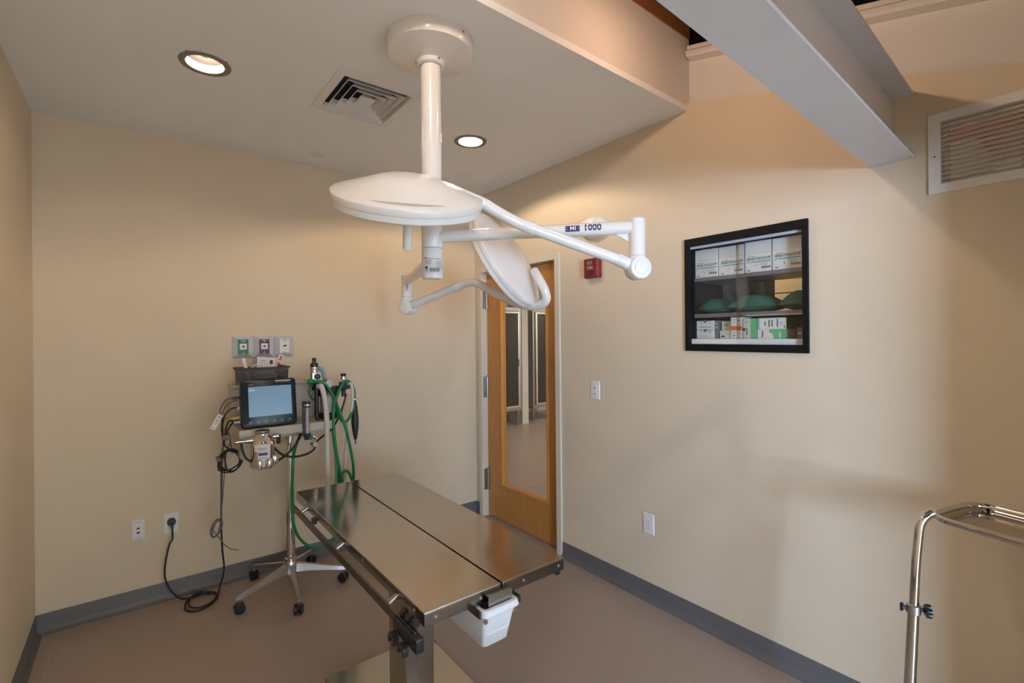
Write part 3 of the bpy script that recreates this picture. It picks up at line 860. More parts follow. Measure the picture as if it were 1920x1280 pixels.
# tie-down cleat clamped on the rail: body, knobs and a notched jaw
CL = MB().rbox((RX - 0.012, -2.325, 0.684), (RX + 0.014, -2.175, 0.724), 0.006).build('tie_cleat', M_BLACKPL, T)
for y in (-2.20, -2.235, -2.27):
    MB().lathe([(0.008, 0), (0.008, 0.008), (0.013, 0.010), (0.013, 0.020), (0.010, 0.024), (0, 0.024)], (RX + 0.010, y, 0.722), (0.25, 0, 1), n=14).build('knob', M_BLACKPL, CL)
for y in (-2.20, -2.262):
    mb = MB()
    pts = []
    for k in range(11):
        an = math.radians(-40 + k * 26)
        pts.append((y + 0.020 * math.cos(an), 0.672 + 0.020 * math.sin(an)))
    inn = [(y + 0.010 * math.cos(math.radians(-40 + k * 26)), 0.672 + 0.010 * math.sin(math.radians(-40 + k * 26))) for k in range(11)]
    n = len(pts)
    for k in range(n - 1):
        q = [pts[k], pts[k + 1], inn[k + 1], inn[k]]
        mb.prism(q, 0, RX - 0.028, RX - 0.012)
    mb.build('rope_hook', M_BLACKPL, CL)
# column, base plate and levelling feet
CX0, CX1, CY0, CY1 = -1.478, -1.350, -1.705, -1.545
MB().rbox((CX0, CY0, 0.02), (CX1, CY1, TZ - 0.075), 0.006, 3).build('column', M_STEELB, T)
MB().box(((CX0 + CX1) / 2 - 0.001, CY0 - 0.0012, 0.03), ((CX0 + CX1) / 2 + 0.0004, CY0 - 0.0002, TZ - 0.08)).build('column_seam', M_CHROME, T)
MB().rbox((-1.672, -1.93, 0.012), (-1.170, -1.30, 0.030), 0.003).build('base_plate', mat('base_plate_steel', (0.52, 0.47, 0.40), 0.16, 1.0, var=0.02), T)
for x in (-1.62, -1.222):
    for y in (-1.87, -1.36):
        MB().lathe([(0.017, 0), (0.017, 0.008), (0.008, 0.011), (0.006, 0.016), (0.0, 0.017)], (x, y, 0), n=16).build('levelling_foot', M_STEELB, T)
MB().lathe([(0.0, 0.012), (0.008, 0.010), (0.011, 0.004), (0.011, 0)], (-1.17, -1.385, 0.024), (1, 0, 0), n=14).build('foot_bolt', M_STEELB, T)

# white drain bucket hung under the near end on a bracket
Bk = thing('drain_bucket', (-1.45, -2.18, 0.59), 'white plastic drain bucket hung under the near end of the operating table', 'bucket')
def loft(mb, secs):
    """secs: list of (x0, x1, y0, y1, z, r) rounded rectangles joined bottom to top"""
    rows = []
    for (x0, x1, y0, y1, z, r) in secs:
        ring = []
        for (cx_, cy_, a0) in ((x1 - r, y1 - r, 0), (x0 + r, y1 - r, 90), (x0 + r, y0 + r, 180), (x1 - r, y0 + r, 270)):
            for k in range(6):
                an = math.radians(a0 + k * 18)
                ring.append((cx_ + r * math.cos(an), cy_ + r * math.sin(an), z))
        rows.append(ring)
    n = len(rows[0])
    vs = [q for g in rows for q in g]
    fs = [(i * n + k, i * n + (k + 1) % n, (i + 1) * n + (k + 1) % n, (i + 1) * n + k) for i in range(len(rows) - 1) for k in range(n)]
    fs.append(tuple(range(n))[::-1])
    return mb.add(vs, fs)
loft(MB(), [(-1.497, -1.413, -2.285, -2.055, 0.588, 0.012), (-1.502, -1.408, -2.291, -2.05, 0.592, 0.014), (-1.513, -1.394, -2.312, -2.03, 0.690, 0.014),
            (-1.5135, -1.3935, -2.3125, -2.0295, 0.694, 0.014), (-1.520, -1.387, -2.322, -2.023, 0.6945, 0.016), (-1.5225, -1.3845, -2.3265, -2.020, 0.699, 0.018), (-1.5215, -1.3855, -2.3235, -2.021, 0.712, 0.018), (-1.517, -1.390, -2.318, -2.026, 0.7165, 0.016),
            (-1.508, -1.399, -2.307, -2.035, 0.715, 0.012), (-1.503, -1.404, -2.300, -2.04, 0.63, 0.012)]).build('tub', M_BUCKET, Bk, smooth=50)
for x in (-1.508, -1.399):
    MB().lathe([(0.003, 0), (0.0075, 0), (0.0075, 0.004), (0.003, 0.004)], (x + (0.0 if x < -1.45 else 0), -2.3115, 0.683), (0, -1, 0), n=16, close=True).build('pivot_ring', M_CHROME, Bk)
mb = MB()
mb.rbox((-1.490, -2.3035, 0.690), (-1.400, -2.3005, 0.745), 0.0012)
mb.rbox((-1.490, -2.3035, 0.742), (-1.400, -2.283, 0.745), 0.0012)
mb.build('hanger_plate', M_STEELB, Bk)
for x in (-1.531, -1.383):
    MB().rbox((x, -2.315, 0.698), (x + 0.007, -2.03, 0.7185), 0.001).build('hanger_rail', M_STEELD, Bk)

# ================================================================== instrument stand
DM = 1.5
St = thing('instrument_stand', (-0.47, -3.05, 0), 'chrome instrument tray stand with a bent post by the right wall', 'stand')
pt = [Vector(q) for q in ((-0.4265, -3.0610, 0.4369), (-0.4177, -3.0680, 0.6719), (-0.4116, -3.0729, 0.8009), (-0.4044, -3.0786, 0.8919))]
dirp = (pt[3] - pt[0]).normalized()
foot = pt[0] - dirp * ((pt[0].z - 0.05) / dirp.z)
MB().cyl(foot, pt[1], 0.0155, n=24).build('lower_post', M_CHROME, St)
MB().tube([pt[1] - dirp * 0.018, pt[1] - dirp * 0.016, pt[1] + dirp * 0.008, pt[1] + dirp * 0.010], [0.0165, 0.0195, 0.0195, 0.0165], 24).build('collar', M_ALU, St)
bend = smooth_path([pt[1], pt[2], pt[3], (-0.4002, -3.0819, 0.9250), (-0.3910, -3.0891, 0.9464), (-0.3791, -3.0984, 0.9579), (-0.3712, -3.1070, 0.9651)], 6)
MB().tube(bend, 0.0125, 20).build('upper_post', M_CHROME, St)
mb = MB()
kx = rt * 0.9 - fw * 0.4
c = pt[1] - dirp * 0.004
mb.cyl(c, c + kx * 0.03, 0.006, n=10)
for k in range(5):
    an = 2 * math.pi * k / 5
    u_ = Vector((0, 0, 1)); v_ = kx.cross(u_).normalized()
    q = c + kx * 0.036 + (u_ * math.cos(an) + v_ * math.sin(an)) * 0.012
    mb.lathe([(0, -0.009), (0.008, -0.007), (0.009, 0), (0.008, 0.007), (0, 0.009)], q, kx, n=12)
mb.lathe([(0, -0.008), (0.012, -0.006), (0.012, 0.006), (0, 0.01)], c + kx * 0.036, kx, n=14)
mb.build('clamp_knob', M_BLACKPL, St)
mb = MB().cyl(c - kx * 0.014, c - kx * 0.03, 0.005, n=10)
mb.rbox((-0.006, -0.004, -0.012), (0.006, 0.004, 0.012), 0.002, M=Matrix.Translation(c - kx * 0.03))
mb.build('clamp_bolt', M_BLACKPL, St)
# tray ring: a rounded rectangle of flat-topped tube, its long axis along dl
dl = Vector((-0.25, -0.968, 0)).normalized()
dw = Vector((dl.y, -dl.x, 0))
if dw.dot(rt) < 0: dw = -dw
# dw runs from the near long edge to the far one
A0 = Vector((-0.3830, -3.0953, 0.9562))
zt = A0.z
A0 = Vector((A0.x, A0.y, zt))
WT, LT, rc = 0.270, 0.44, 0.060
ring = []
for (ou, ov, a0) in ((rc, rc, 180), (LT - rc, rc, 270), (LT - rc, WT - rc, 0), (rc, WT - rc, 90)):
    for k in range(9):
        an = math.radians(a0 + k * 11.25)
        ring.append(A0 + dl * (ou + rc * math.cos(an)) + dw * (ov + rc * math.sin(an)))
mb = MB()
n = len(ring)
cen = sum(ring, Vector()) / n
vs, fs = [], []
sec = [(-0.011, 0.0), (-0.008, 0.008), (0.0, 0.010), (0.010, 0.007), (0.012, -0.002), (0.008, -0.010), (-0.002, -0.012), (-0.010, -0.008)]
for i, q in enumerate(ring):
    tn = (ring[(i + 1) % n] - ring[i - 1]).normalized()
    o_ = Vector((tn.y, -tn.x, 0))
    if o_.dot(q - cen) < 0: o_ = -o_
    for (ro, rz) in sec:
        vs.append(q + o_ * ro + Vector((0, 0, rz)))
k = len(sec)
for i in range(n):
    for j in range(k):
        a_, b_ = i * k + j, i * k + (j + 1) % k
        c_, d_ = ((i + 1) % n) * k + (j + 1) % k, ((i + 1) % n) * k + j
        fs.append((a_, b_, c_, d_))
mb.add(vs, fs).build('tray_ring', M_CHROME, St, smooth=60)
tray = []
for rr, zz in ((0.0, 0.002), (-0.012, -0.006), (-0.018, -0.016)):
    for i, q in enumerate(ring):
        tn = (ring[(i + 1) % n] - ring[i - 1]).normalized()
        o_ = Vector((tn.y, -tn.x, 0))
        if o_.dot(q - cen) < 0: o_ = -o_
        tray.append(q + o_ * rr + Vector((0, 0, zz)))
fs = [(j * n + i, j * n + (i + 1) % n, (j + 1) * n + (i + 1) % n, (j + 1) * n + i) for j in range(2) for i in range(n)] + [tuple(range(2 * n, 3 * n))]
MB().add(tray, fs).build('tray', M_STEEL, St, smooth=40)
# U-shaped foot on castors, under the frame edge
fb = Vector((foot.x, foot.y, 0.06))
MB().tube(smooth_path([fb + dl * 0.42 - dw * 0.12, fb + dl * 0.05 - dw * 0.12, fb - dw * 0.04, fb + dw * 0.1, fb + dl * 0.05 + dw * 0.2, fb + dl * 0.42 + dw * 0.2], 6), 0.014, 14).build('foot', M_CHROME, St)
for q in (fb + dl * 0.42 - dw * 0.12, fb + dl * 0.42 + dw * 0.2, fb + dw * 0.04):
    MB().lathe([(0, -0.012), (0.02, -0.012), (0.025, -0.008), (0.025, 0.008), (0.02, 0.012), (0, 0.012)], (q.x, q.y, 0.025), dw, n=18).cyl((q.x, q.y, 0.03), (q.x, q.y, 0.06), 0.006, n=8).build('castor', M_BLACKPL, St)

# ================================================================== anaesthesia machine on its wheeled stand
KX, KY = -1.580, -0.330
A = thing('anaesthesia_machine', (KX, KY, 0), 'anaesthesia machine on a five-wheeled chrome stand with green hoses', 'medical cart')
hubz = 0.125
MB().lathe([(0, 0.085), (0.034, 0.085), (0.040, 0.10), (0.040, 0.15), (0.034, 0.17), (0.0, 0.17)], (KX, KY, 0), n=28).build('hub', M_ALU, A)
for (cx_, cy_) in ((-1.872, -0.435), (-1.617, -0.652), (-1.302, -0.448), (-1.392, -0.075), (-1.735, -0.072)):
    e = Vector((cx_, cy_, 0.088)); h0 = Vector((KX, KY, 0.135))
    d = (e - h0); d.z = 0; d.normalize()
    sd = Vector((-d.y, d.x, 0))
    secs = []
    for f, wv, zt_, zb_ in ((0.02, 0.024, 0.160, 0.105), (0.35, 0.017, 0.138, 0.102), (0.75, 0.012, 0.110, 0.086), (1.0, 0.011, 0.096, 0.076), (1.06, 0.006, 0.090, 0.080)):
        q = Vector((h0.x, h0.y, 0)).lerp(Vector((e.x, e.y, 0)), f)
        secs.append([q - sd * wv + Vector((0, 0, zb_)), q + sd * wv + Vector((0, 0, zb_)), q + sd * wv * 0.7 + Vector((0, 0, zt_)), q - sd * wv * 0.7 + Vector((0, 0, zt_))])
    vs = [v for s_ in secs for v in s_]
    fs = [(i * 4 + k, i * 4 + (k + 1) % 4, i * 4 + 4 + (k + 1) % 4, i * 4 + 4 + k) for i in range(len(secs) - 1) for k in range(4)] + [(3, 2, 1, 0), tuple(range(len(vs) - 4, len(vs)))]
    lg = MB().add(vs, fs).build('leg', M_ALU, A, smooth=50)
    MB().cyl((e.x, e.y, 0.055), (e.x, e.y, 0.092), 0.008, n=12).build('castor_stem', M_CHROME, lg)
    ax = (d * 0.35 + sd).normalized()
    w_ = MB()
    for s_ in (-1, 1):
        w_.lathe([(0, 0.005 * s_), (0.026, 0.005 * s_), (0.0285, 0.009 * s_), (0.0285, 0.019 * s_), (0.024, 0.023 * s_), (0, 0.024 * s_)], (e.x, e.y, 0.0285), ax, n=24)
    w_.lathe([(0, -0.0052), (0.022, -0.0052), (0.022, 0.0052), (0, 0.0052)], (e.x, e.y, 0.034), ax, n=18)
    w_.build('castor', M_BLACKPL, lg)
MB().cyl((KX, KY, 0.16), (KX, KY, 0.975), 0.0265, n=32).build('pole', M_CHROME, A)
MB().lathe([(0.03, 0.16), (0.034, 0.165), (0.034, 0.19), (0.028, 0.195)], (KX, KY, 0), n=28).build('pole_collar', M_CHROME, A)
MB().rbox((-1.64, -0.36, 0.93), (-1.52, -0.30, 0.975), 0.004).build('pole_bracket', M_CART, A)
# shelf with turned-down edges and the housing behind it
MB().rbox((-1.876, -0.50, 0.972), (-1.365, -0.14, 1.020), 0.004).build('shelf', M_CART, A)
mb = MB()
for z in (1.006, 0.998):
    mb.lathe([(0.0, 0.0012), (0.003, 0.001), (0.0036, 0)], (-1.548, -0.50, z), (0, -1, 0), n=10)
mb.build('shelf_screw', M_GREY, A)
MB().rbox((-1.872, -0.255, 1.020), (-1.385, -0.145, 1.243), 0.004).build('housing', M_CART, A)
MB().rbox((-1.880, -0.270, 1.236), (-1.380, -0.135, 1.246), 0.003).build('housing_lid', mat('lid_paint', (0.56, 0.50, 0.42), 0.45), A)
MB().rbox((-1.868, -0.49, 0.86), (-1.845, -0.16, 0.974), 0.003).build('side_bracket', M_CART, A)

# vaporiser hung at the front of the shelf
V = Vector((-1.772, -0.558, 0))
vp = MB()
vp.lathe([(0, 0.818), (0.050, 0.818), (0.058, 0.824), (0.060, 0.835), (0.060, 0.935), (0.062, 0.940), (0.062, 0.950), (0.055, 0.962), (0.045, 0.982), (0.033, 0.992), (0.030, 0.998), (0.030, 1.003), (0, 1.003)], V, n=44)
vo = vp.build('vaporiser', M_CHROME, A)
MB().lathe([(0, 1.003), (0.034, 1.003), (0.037, 1.008), (0.037, 1.016), (0.033, 1.020), (0, 1.021)], V, n=32).build('dial', M_STEELB, vo)
MB().rbox((-1.80, -0.53, 0.955), (-1.735, -0.49, 0.998), 0.004).build('mount', M_STEELB, vo)
MB().tube([(-1.905, -0.56, 0.972), (-1.86, -0.56, 0.972), (-1.855, -0.56, 0.972), (-1.82, -0.558, 0.972)], [0.010, 0.010, 0.014, 0.014], 14).build('inlet_pipe', M_CHROME, vo)
MB().tube([(-1.72, -0.555, 0.978), (-1.690, -0.555, 0.978)], [0.013, 0.013], 14).build('outlet_pipe', M_CHROME, vo)
MB().tube([(-1.690, -0.555, 0.985), (-1.690, -0.555, 0.935)], [0.012, 0.010], 14).build('outlet_plug', M_BLACKPL, vo)
for dx, dy, zz, r in ((0.020, -0.060, 0.850, 0.018), (-0.025, -0.058, 0.848, 0.014), (0.058, -0.018, 0.858, 0.017)):
    c = Vector((V.x + dx, V.y + dy, zz))
    MB().lathe([(0, -0.028), (r * 0.9, -0.028), (r, -0.024), (r, 0.018), (r * 0.8, 0.024), (r * 0.55, 0.027), (0, 0.027)], c, (0, 0, 1), n=20).build('fill_knob', M_CHROME, vo)
mb = MB()
def wrap_v(ang, z, R=0.0608):
    f = Vector((-0.28, -0.96, 0)).normalized(); g = Vector((0.96, -0.28, 0))
    return Vector((V.x, V.y, z)) + (f * math.cos(ang) + g * math.sin(ang)) * R
def vpatch(mb, a0, a1, z0, z1, R):
    n = 6
    vs = [wrap_v(a0 + (a1 - a0) * i / n, z, R) for i in range(n + 1) for z in (z0, z1)]
    return mb.add(vs, [(2 * i, 2 * i + 2, 2 * i + 3, 2 * i + 1) for i in range(n)])
mb.mat(M_CARD); vpatch(mb, -0.55, 0.75, 0.915, 0.952, 0.0630); vpatch(mb, -0.3, 0.75, 0.868, 0.914, 0.0612)
mb.mat(mat('blue_ink', (0.03, 0.05, 0.30), 0.5)); vpatch(mb, -0.22, 0.5, 0.894, 0.908, 0.0618)
mb.mat(M_INKG); vpatch(mb, -0.3, 0.45, 0.931, 0.934, 0.0635); vpatch(mb, -0.2, 0.4, 0.924, 0.927, 0.0635); vpatch(mb, -0.2, 0.4, 0.878, 0.881, 0.0618)
mb.build('label', None, vo, smooth=0)

# flow meter on the front edge
F = Vector((-1.5288, -0.5250, 1.0343))
fo = MB().rbox((F.x - 0.021, F.y + 0.004, 0.945), (F.x - 0.006, F.y + 0.024, 1.152), 0.003).build('flow_meter', M_BLACKPL, A)
MB().cyl((F.x, F.y, 0.965), (F.x, F.y, 1.125), 0.0155, n=22).build('tube', M_CLEARPL, fo)
MB().cyl((F.x, F.y, 0.965), (F.x, F.y, 1.125), 0.0105, n=16).build('scale', mat('flow_scale', (0.50, 0.49, 0.47), 0.4), fo)
MB().lathe([(0, 1.150), (0.018, 1.150), (0.019, 1.146), (0.019, 1.137), (0.016, 1.136), (0.016, 1.128), (0.019, 1.127), (0.019, 1.118), (0, 1.117)], (F.x, F.y, 0), n=24).build('cap', M_BLACKPL, fo)
MB().cyl((F.x, F.y, 1.128), (F.x, F.y, 1.1365), 0.0175, n=24).build('ring', M_CHROME, fo)
MB().lathe([(0, 0.930), (0.017, 0.930), (0.019, 0.936), (0.019, 0.966), (0, 0.967)], (F.x, F.y, 0), n=22).build('base', M_BLACKPL, fo)
MB().lathe([(0, 0), (0.012, 0), (0.013, 0.004), (0.013, 0.018), (0.010, 0.022), (0, 0.022)], (F.x + 0.008, F.y - 0.018, 0.944), (0.3, -1, 0), n=20).build('valve_knob', mat('teal_knob', (0.02, 0.20, 0.15), 0.3), fo)
MB().tube(smooth_path([(F.x + 0.01, F.y, 0.95), (F.x + 0.035, F.y - 0.005, 0.944), (F.x + 0.048, F.y - 0.005, 0.925)], 4), 0.008, 12).build('fitting', M_CHROME, fo)
MB().lathe([(0, -0.014), (0.015, -0.014), (0.016, 0), (0.015, 0.014), (0, 0.014)], (-1.4955, -0.5300, 0.8963), (0.4, -1, 0.2), n=18).build('fitting', M_CHROME, fo)

# CO2 absorber canister in its black clamp
Cc = Vector((-1.3772, -0.4200, 1.0950)); CX_, CYc = Cc.x, Cc.y
ab = MB().cyl((CX_, CYc, 1.038), (CX_, CYc, 1.172), 0.050, n=36, caps=False).build('absorber', M_CLEARPL, A)
MB().cyl((CX_, CYc, 1.040), (CX_, CYc, 1.165), 0.046, n=30).build('granules', M_GRANULE, ab)
MB().lathe([(0, 1.208), (0.040, 1.208), (0.058, 1.200), (0.064, 1.188), (0.064, 1.166), (0.050, 1.164), (0, 1.164)], (CX_, CYc, 0), n=36).build('lid', M_BLACKPL, ab)
MB().lathe([(0, 1.020), (0.050, 1.020), (0.055, 1.026), (0.055, 1.058), (0.050, 1.064), (0, 1.064)], (CX_, CYc, 0), n=36).build('base', M_BLACKPL, ab)
cl = MB()
xl = CX_ - 0.073
cl.tube(smooth_path([(xl, CYc - 0.02, 1.262), (xl, CYc - 0.02, 1.16), (xl, CYc - 0.02, 1.06), (xl + 0.006, CYc - 0.025, 1.028), (xl + 0.03, CYc - 0.035, 1.022), (CX_ + 0.02, CYc - 0.035, 1.022)], 5), 0.0125, 12)
cl.build('clamp', M_BLACKPL, ab)
MB().cyl((CX_ - 0.028, CYc - 0.050, 1.055), (CX_ - 0.028, CYc - 0.050, 1.170), 0.005, n=10).build('tie_rod', M_CHROME, ab)
MB().rbox((CX_ - 0.02, CYc - 0.018, 1.198), (CX_ + 0.148, CYc + 0.002, 1.222), 0.003).build('valve_bar', M_BLACKPL, ab)

# pop-off valve head over the absorber
v0 = Vector((-1.4485, -0.4300, 1.2853))
vh = MB().rbox((v0.x - 0.027, v0.y - 0.015, v0.z - 0.024), (v0.x + 0.025, v0.y + 0.03, v0.z + 0.027), 0.004).build('valve_head', M_ALU, A)
fx = (0.35, -0.94, 0)
MB().lathe([(0, 0), (0.018, 0), (0.0185, 0.004), (0.016, 0.006), (0, 0.0062)], (v0.x + 0.002, v0.y - 0.0152, v0.z + 0.001), (0, -1, 0), n=24).build('port', M_BLACKPL, vh)
MB().lathe([(0, 0.026), (0.022, 0.026), (0.023, 0.034), (0.0215, 0.040), (0.0215, 0.046), (0.023, 0.050), (0.022, 0.060), (0, 0.06)], (v0.x - 0.010, v0.y + 0.006, v0.z), n=24).build('valve_ring', M_CHROME, vh)
MB().lathe([(0, 0.060), (0.022, 0.060), (0.0225, 0.068), (0.0225, 0.078), (0.021, 0.083), (0.0115, 0.084), (0.0115, 0.112), (0.010, 0.115), (0, 0.115)], (v0.x - 0.010, v0.y + 0.006, v0.z), n=24).build('valve_knob', M_BLACKPL, vh)
MB().cyl((v0.x, v0.y + 0.01, v0.z - 0.08), (v0.x, v0.y + 0.01, v0.z - 0.02), 0.026, 0.022, n=22).build('valve_stem', M_BLACKPL, vh)
gq = Vector((-1.3788, -0.4400, 1.2389))
gx = Vector((0.45, -0.89, 0.0)).normalized()
ga = MB().lathe([(0, -0.016), (0.024, -0.016), (0.029, -0.010), (0.029, 0.004), (0.0265, 0.008), (0.025, 0.004), (0, 0.004)], gq, gx, n=32).build('pressure_gauge', M_CHROME, A)
MB().lathe([(0, 0.0045), (0.0248, 0.0045), (0.0248, 0.005), (0, 0.0052)], gq, gx, n=28).build('dial_face', M_CARD, ga)
mb = MB()
gu = Vector((0, 0, 1)); gv = gx.cross(gu).normalized()
for k in range(9):
    an = math.radians(-120 + k * 30)
    d_ = gu * math.cos(an) + gv * math.sin(an)
    e_ = gx.cross(d_)
    q = gq + gx * 0.0056
    mb.add([q + d_ * 0.018 - e_ * 0.0007, q + d_ * 0.023 - e_ * 0.0007, q + d_ * 0.023 + e_ * 0.0007, q + d_ * 0.018 + e_ * 0.0007], [(0, 1, 2, 3)])
d_ = gu * 0.8 - gv * 0.6; e_ = gx.cross(d_)
mb.add([gq + gx * 0.006 - d_ * 0.005 - e_ * 0.001, gq + gx * 0.006 + d_ * 0.018, gq + gx * 0.006 - d_ * 0.005 + e_ * 0.001], [(0, 1, 2)])
mb.build('gauge_marks', M_INK, ga, smooth=0)
w0 = Vector((-1.2770, -0.4100, 1.2194))
v2 = MB().lathe([(0, -0.07), (0.013, -0.07), (0.013, -0.03), (0.024, -0.026), (0.027, -0.018), (0.027, 0.016), (0, 0.018)], w0, n=24).build('check_valve', M_BLACKPL, A)
MB().lathe([(0, 0.016), (0.028, 0.016), (0.030, 0.022), (0.026, 0.030), (0.018, 0.034), (0.016, 0.040), (0.0175, 0.050), (0.016, 0.058), (0, 0.058)], w0, n=24).build('valve_dome', M_CHROME, v2)
MB().lathe([(0, 0.058), (0.0165, 0.058), (0.017, 0.062), (0.017, 0.073), (0.0155, 0.076), (0, 0.076)], w0, n=24).build('cap', M_BLACKPL, v2)

# hoses
def hose(name, pts, r, M, parent=A, n=10, sub=6, ribs=False):
    P = smooth_path(pts, sub)
    return MB().tube(P, r, n).build(name, M, parent, smooth=60)
hose('green_hose', [(-1.4854, -0.4500, 1.2534), (-1.4633, -0.4700, 1.2566), (-1.4226, -0.4800, 1.2513), (-1.3898, -0.4850, 1.2105), (-1.3552, -0.4850, 1.1425), (-1.3187, -0.4800, 1.0431), (-1.2898, -0.4800, 0.9603), (-1.2642, -0.4800, 0.8471), (-1.2416, -0.4700, 0.7245), (-1.2355, -0.4600, 0.6203), (-1.2396, -0.4500, 0.5343)], 0.0085, M_GREEN)
hose('green_hose', [(-1.2058, -0.4000, 1.1241), (-1.2090, -0.4100, 1.1700), (-1.2259, -0.4200, 1.2166), (-1.2600, -0.4400, 1.2475), (-1.2971, -0.4600, 1.2347), (-1.3288, -0.4750, 1.1886), (-1.3569, -0.4900, 1.1334), (-1.3706, -0.5000, 1.0383), (-1.3624, -0.5000, 0.8814), (-1.3411, -0.5000, 0.7412), (-1.3161, -0.4900, 0.6262), (-1.3069, -0.4800, 0.5395)], 0.0095, M_GREEN)
hose('green_hose', [(-1.4735, -0.4400, 1.2422), (-1.4951, -0.4500, 1.2028), (-1.4804, -0.4400, 1.1621), (-1.4502, -0.4200, 1.1348)], 0.006, M_GREEN)
hose('green_hose', [(-1.3645, -0.4750, 1.1816), (-1.3435, -0.4680, 1.1167), (-1.3269, -0.4650, 1.0421), (-1.2976, -0.4650, 0.9957), (-1.2624, -0.4600, 1.0110), (-1.2311, -0.4400, 1.0557), (-1.2132, -0.4200, 1.1028)], 0.0075, M_GREEN)
hose('green_hose', [(-1.3329, -0.4600, 0.5564), (-1.3191, -0.4600, 0.6363), (-1.3022, -0.4600, 0.6796), (-1.2755, -0.4600, 0.6848), (-1.2523, -0.4600, 0.6437), (-1.2428, -0.4600, 0.5712), (-1.2468, -0.4600, 0.5048)], 0.0085, M_GREEN)
hose('green_hose', [(-1.3200, -0.4400, 0.5320), (-1.3222, -0.4400, 0.6490), (-1.3218, -0.4400, 0.6988), (-1.3084, -0.4400, 0.7165)], 0.006, M_GREEN)
hose('supply_hose', [(-1.5361, -0.4000, 0.9410), (-1.5627, -0.4200, 0.8904), (-1.5861, -0.4400, 0.8153), (-1.5955, -0.4500, 0.6871), (-1.5968, -0.4500, 0.5307), (-1.5889, -0.4500, 0.4190), (-1.5516, -0.4400, 0.3273), (-1.4859, -0.4200, 0.2548), (-1.4117, -0.3800, 0.2173), (-1.3376, -0.3200, 0.2173), (-1.2489, -0.2600, 0.2761), (-1.1734, -0.2000, 0.4027)], 0.0085, M_GREEN)
MB().lathe([(0, -0.022), (0.012, -0.022), (0.015, -0.015), (0.015, 0.012), (0.011, 0.02), (0, 0.02)], (-1.4823, -0.4500, 1.2596), (1, -0.2, -0.15), n=16).build('hose_connector', M_GREEN, A)
MB().tube([(-1.5249, -0.4500, 1.2752), (-1.5068, -0.4500, 1.2645), (-1.4946, -0.4500, 1.2604)], [0.002, 0.003, 0.006], 8).build('hose_spigot', M_CHROME, A)
hose('breathing_hose', [(-1.4451, -0.4600, 1.2288), (-1.4368, -0.4850, 1.2301), (-1.4261, -0.5000, 1.1856), (-1.4158, -0.5050, 1.0986), (-1.4106, -0.5050, 0.9856), (-1.4074, -0.5000, 0.8235), (-1.4025, -0.4900, 0.6754), (-1.3973, -0.4800, 0.5587)], 0.0155, M_HOSEW, n=14)
hose('breathing_hose', [(-1.2567, -0.4200, 1.2222), (-1.2432, -0.4400, 1.2295), (-1.2317, -0.4450, 1.1850), (-1.2342, -0.4400, 1.0899), (-1.2558, -0.4300, 0.9556), (-1.2708, -0.4200, 0.7869), (-1.2791, -0.4100, 0.6171)], 0.010, M_HOSEW, n=12)
hose('scavenge_tube', [(-1.4269, -0.4000, 1.3348), (-1.4048, -0.3900, 1.3266), (-1.3893, -0.3800, 1.2886), (-1.3737, -0.3700, 1.2300), (-1.3303, -0.3000, 1.0839), (-1.3241, -0.3600, 0.8860), (-1.3244, -0.4000, 0.7916), (-1.3255, -0.4200, 0.6618), (-1.3267, -0.4200, 0.5283)], 0.0125, M_HOSEB, n=12)
hose('black_hose', [(-1.8730, -0.5600, 0.9683), (-1.8699, -0.5700, 0.9240), (-1.8567, -0.5800, 0.8868), (-1.8272, -0.5700, 0.8571)], 0.0065, M_RUBBER)
hose('black_hose', [(-1.7237, -0.5550, 0.9430), (-1.7087, -0.5600, 0.9091), (-1.6695, -0.5550, 0.8693), (-1.6112, -0.5450, 0.8459), (-1.5462, -0.5400, 0.8468), (-1.4958, -0.5300, 0.8650), (-1.4835, -0.5300, 0.8914)], 0.0065, M_RUBBER)
hose('black_hose', [(-1.7154, -0.5500, 0.8341), (-1.6698, -0.5300, 0.8435), (-1.6169, -0.5100, 0.8739), (-1.5769, -0.4900, 0.9138), (-1.5423, -0.4600, 0.9544)], 0.0065, M_RUBBER)
hose('black_hose', [(-1.4894, -0.5300, 0.9017), (-1.4502, -0.5000, 0.9196), (-1.4067, -0.4700, 0.9379), (-1.3620, -0.4400, 0.9570), (-1.3291, -0.4200, 0.9900), (-1.2988, -0.4100, 1.0423), (-1.2712, -0.4000, 1.1061), (-1.2571, -0.4000, 1.1627)], 0.0058, M_RUBBER)
Bg = thing('breathing_bag', (-1.2049, -0.4000, 0.8416), 'black rubber breathing bag hanging at the right end of the machine', 'breathing bag')
b0 = Vector((-1.2040, -0.4000, 1.1239)); b1 = Vector((-1.1995, -0.4000, 0.8615))
L_ = (b1 - b0).length
MB().lathe([(0, 0), (0.010, 0), (0.0105, 0.06 * L_), (0.014, 0.12 * L_), (0.019, 0.28 * L_), (0.0225, 0.45 * L_), (0.0235, 0.58 * L_), (0.020, 0.74 * L_), (0.0145, 0.88 * L_), (0.010, 0.97 * L_), (0.006, L_), (0, L_)], b0, b1 - b0, n=24).build('bag', M_RUBBER, Bg)
MB().cyl(b1 - (b1 - b0) * 0.03, b1 + (b1 - b0) * 0.10, 0.0042, n=10).build('tail', M_RUBBER, Bg)
MB().cyl(b0 - (b1 - b0) * 0.02, b0 + (b1 - b0) * 0.02, 0.0118, n=16).build('neck_ring', M_CHROME, Bg)

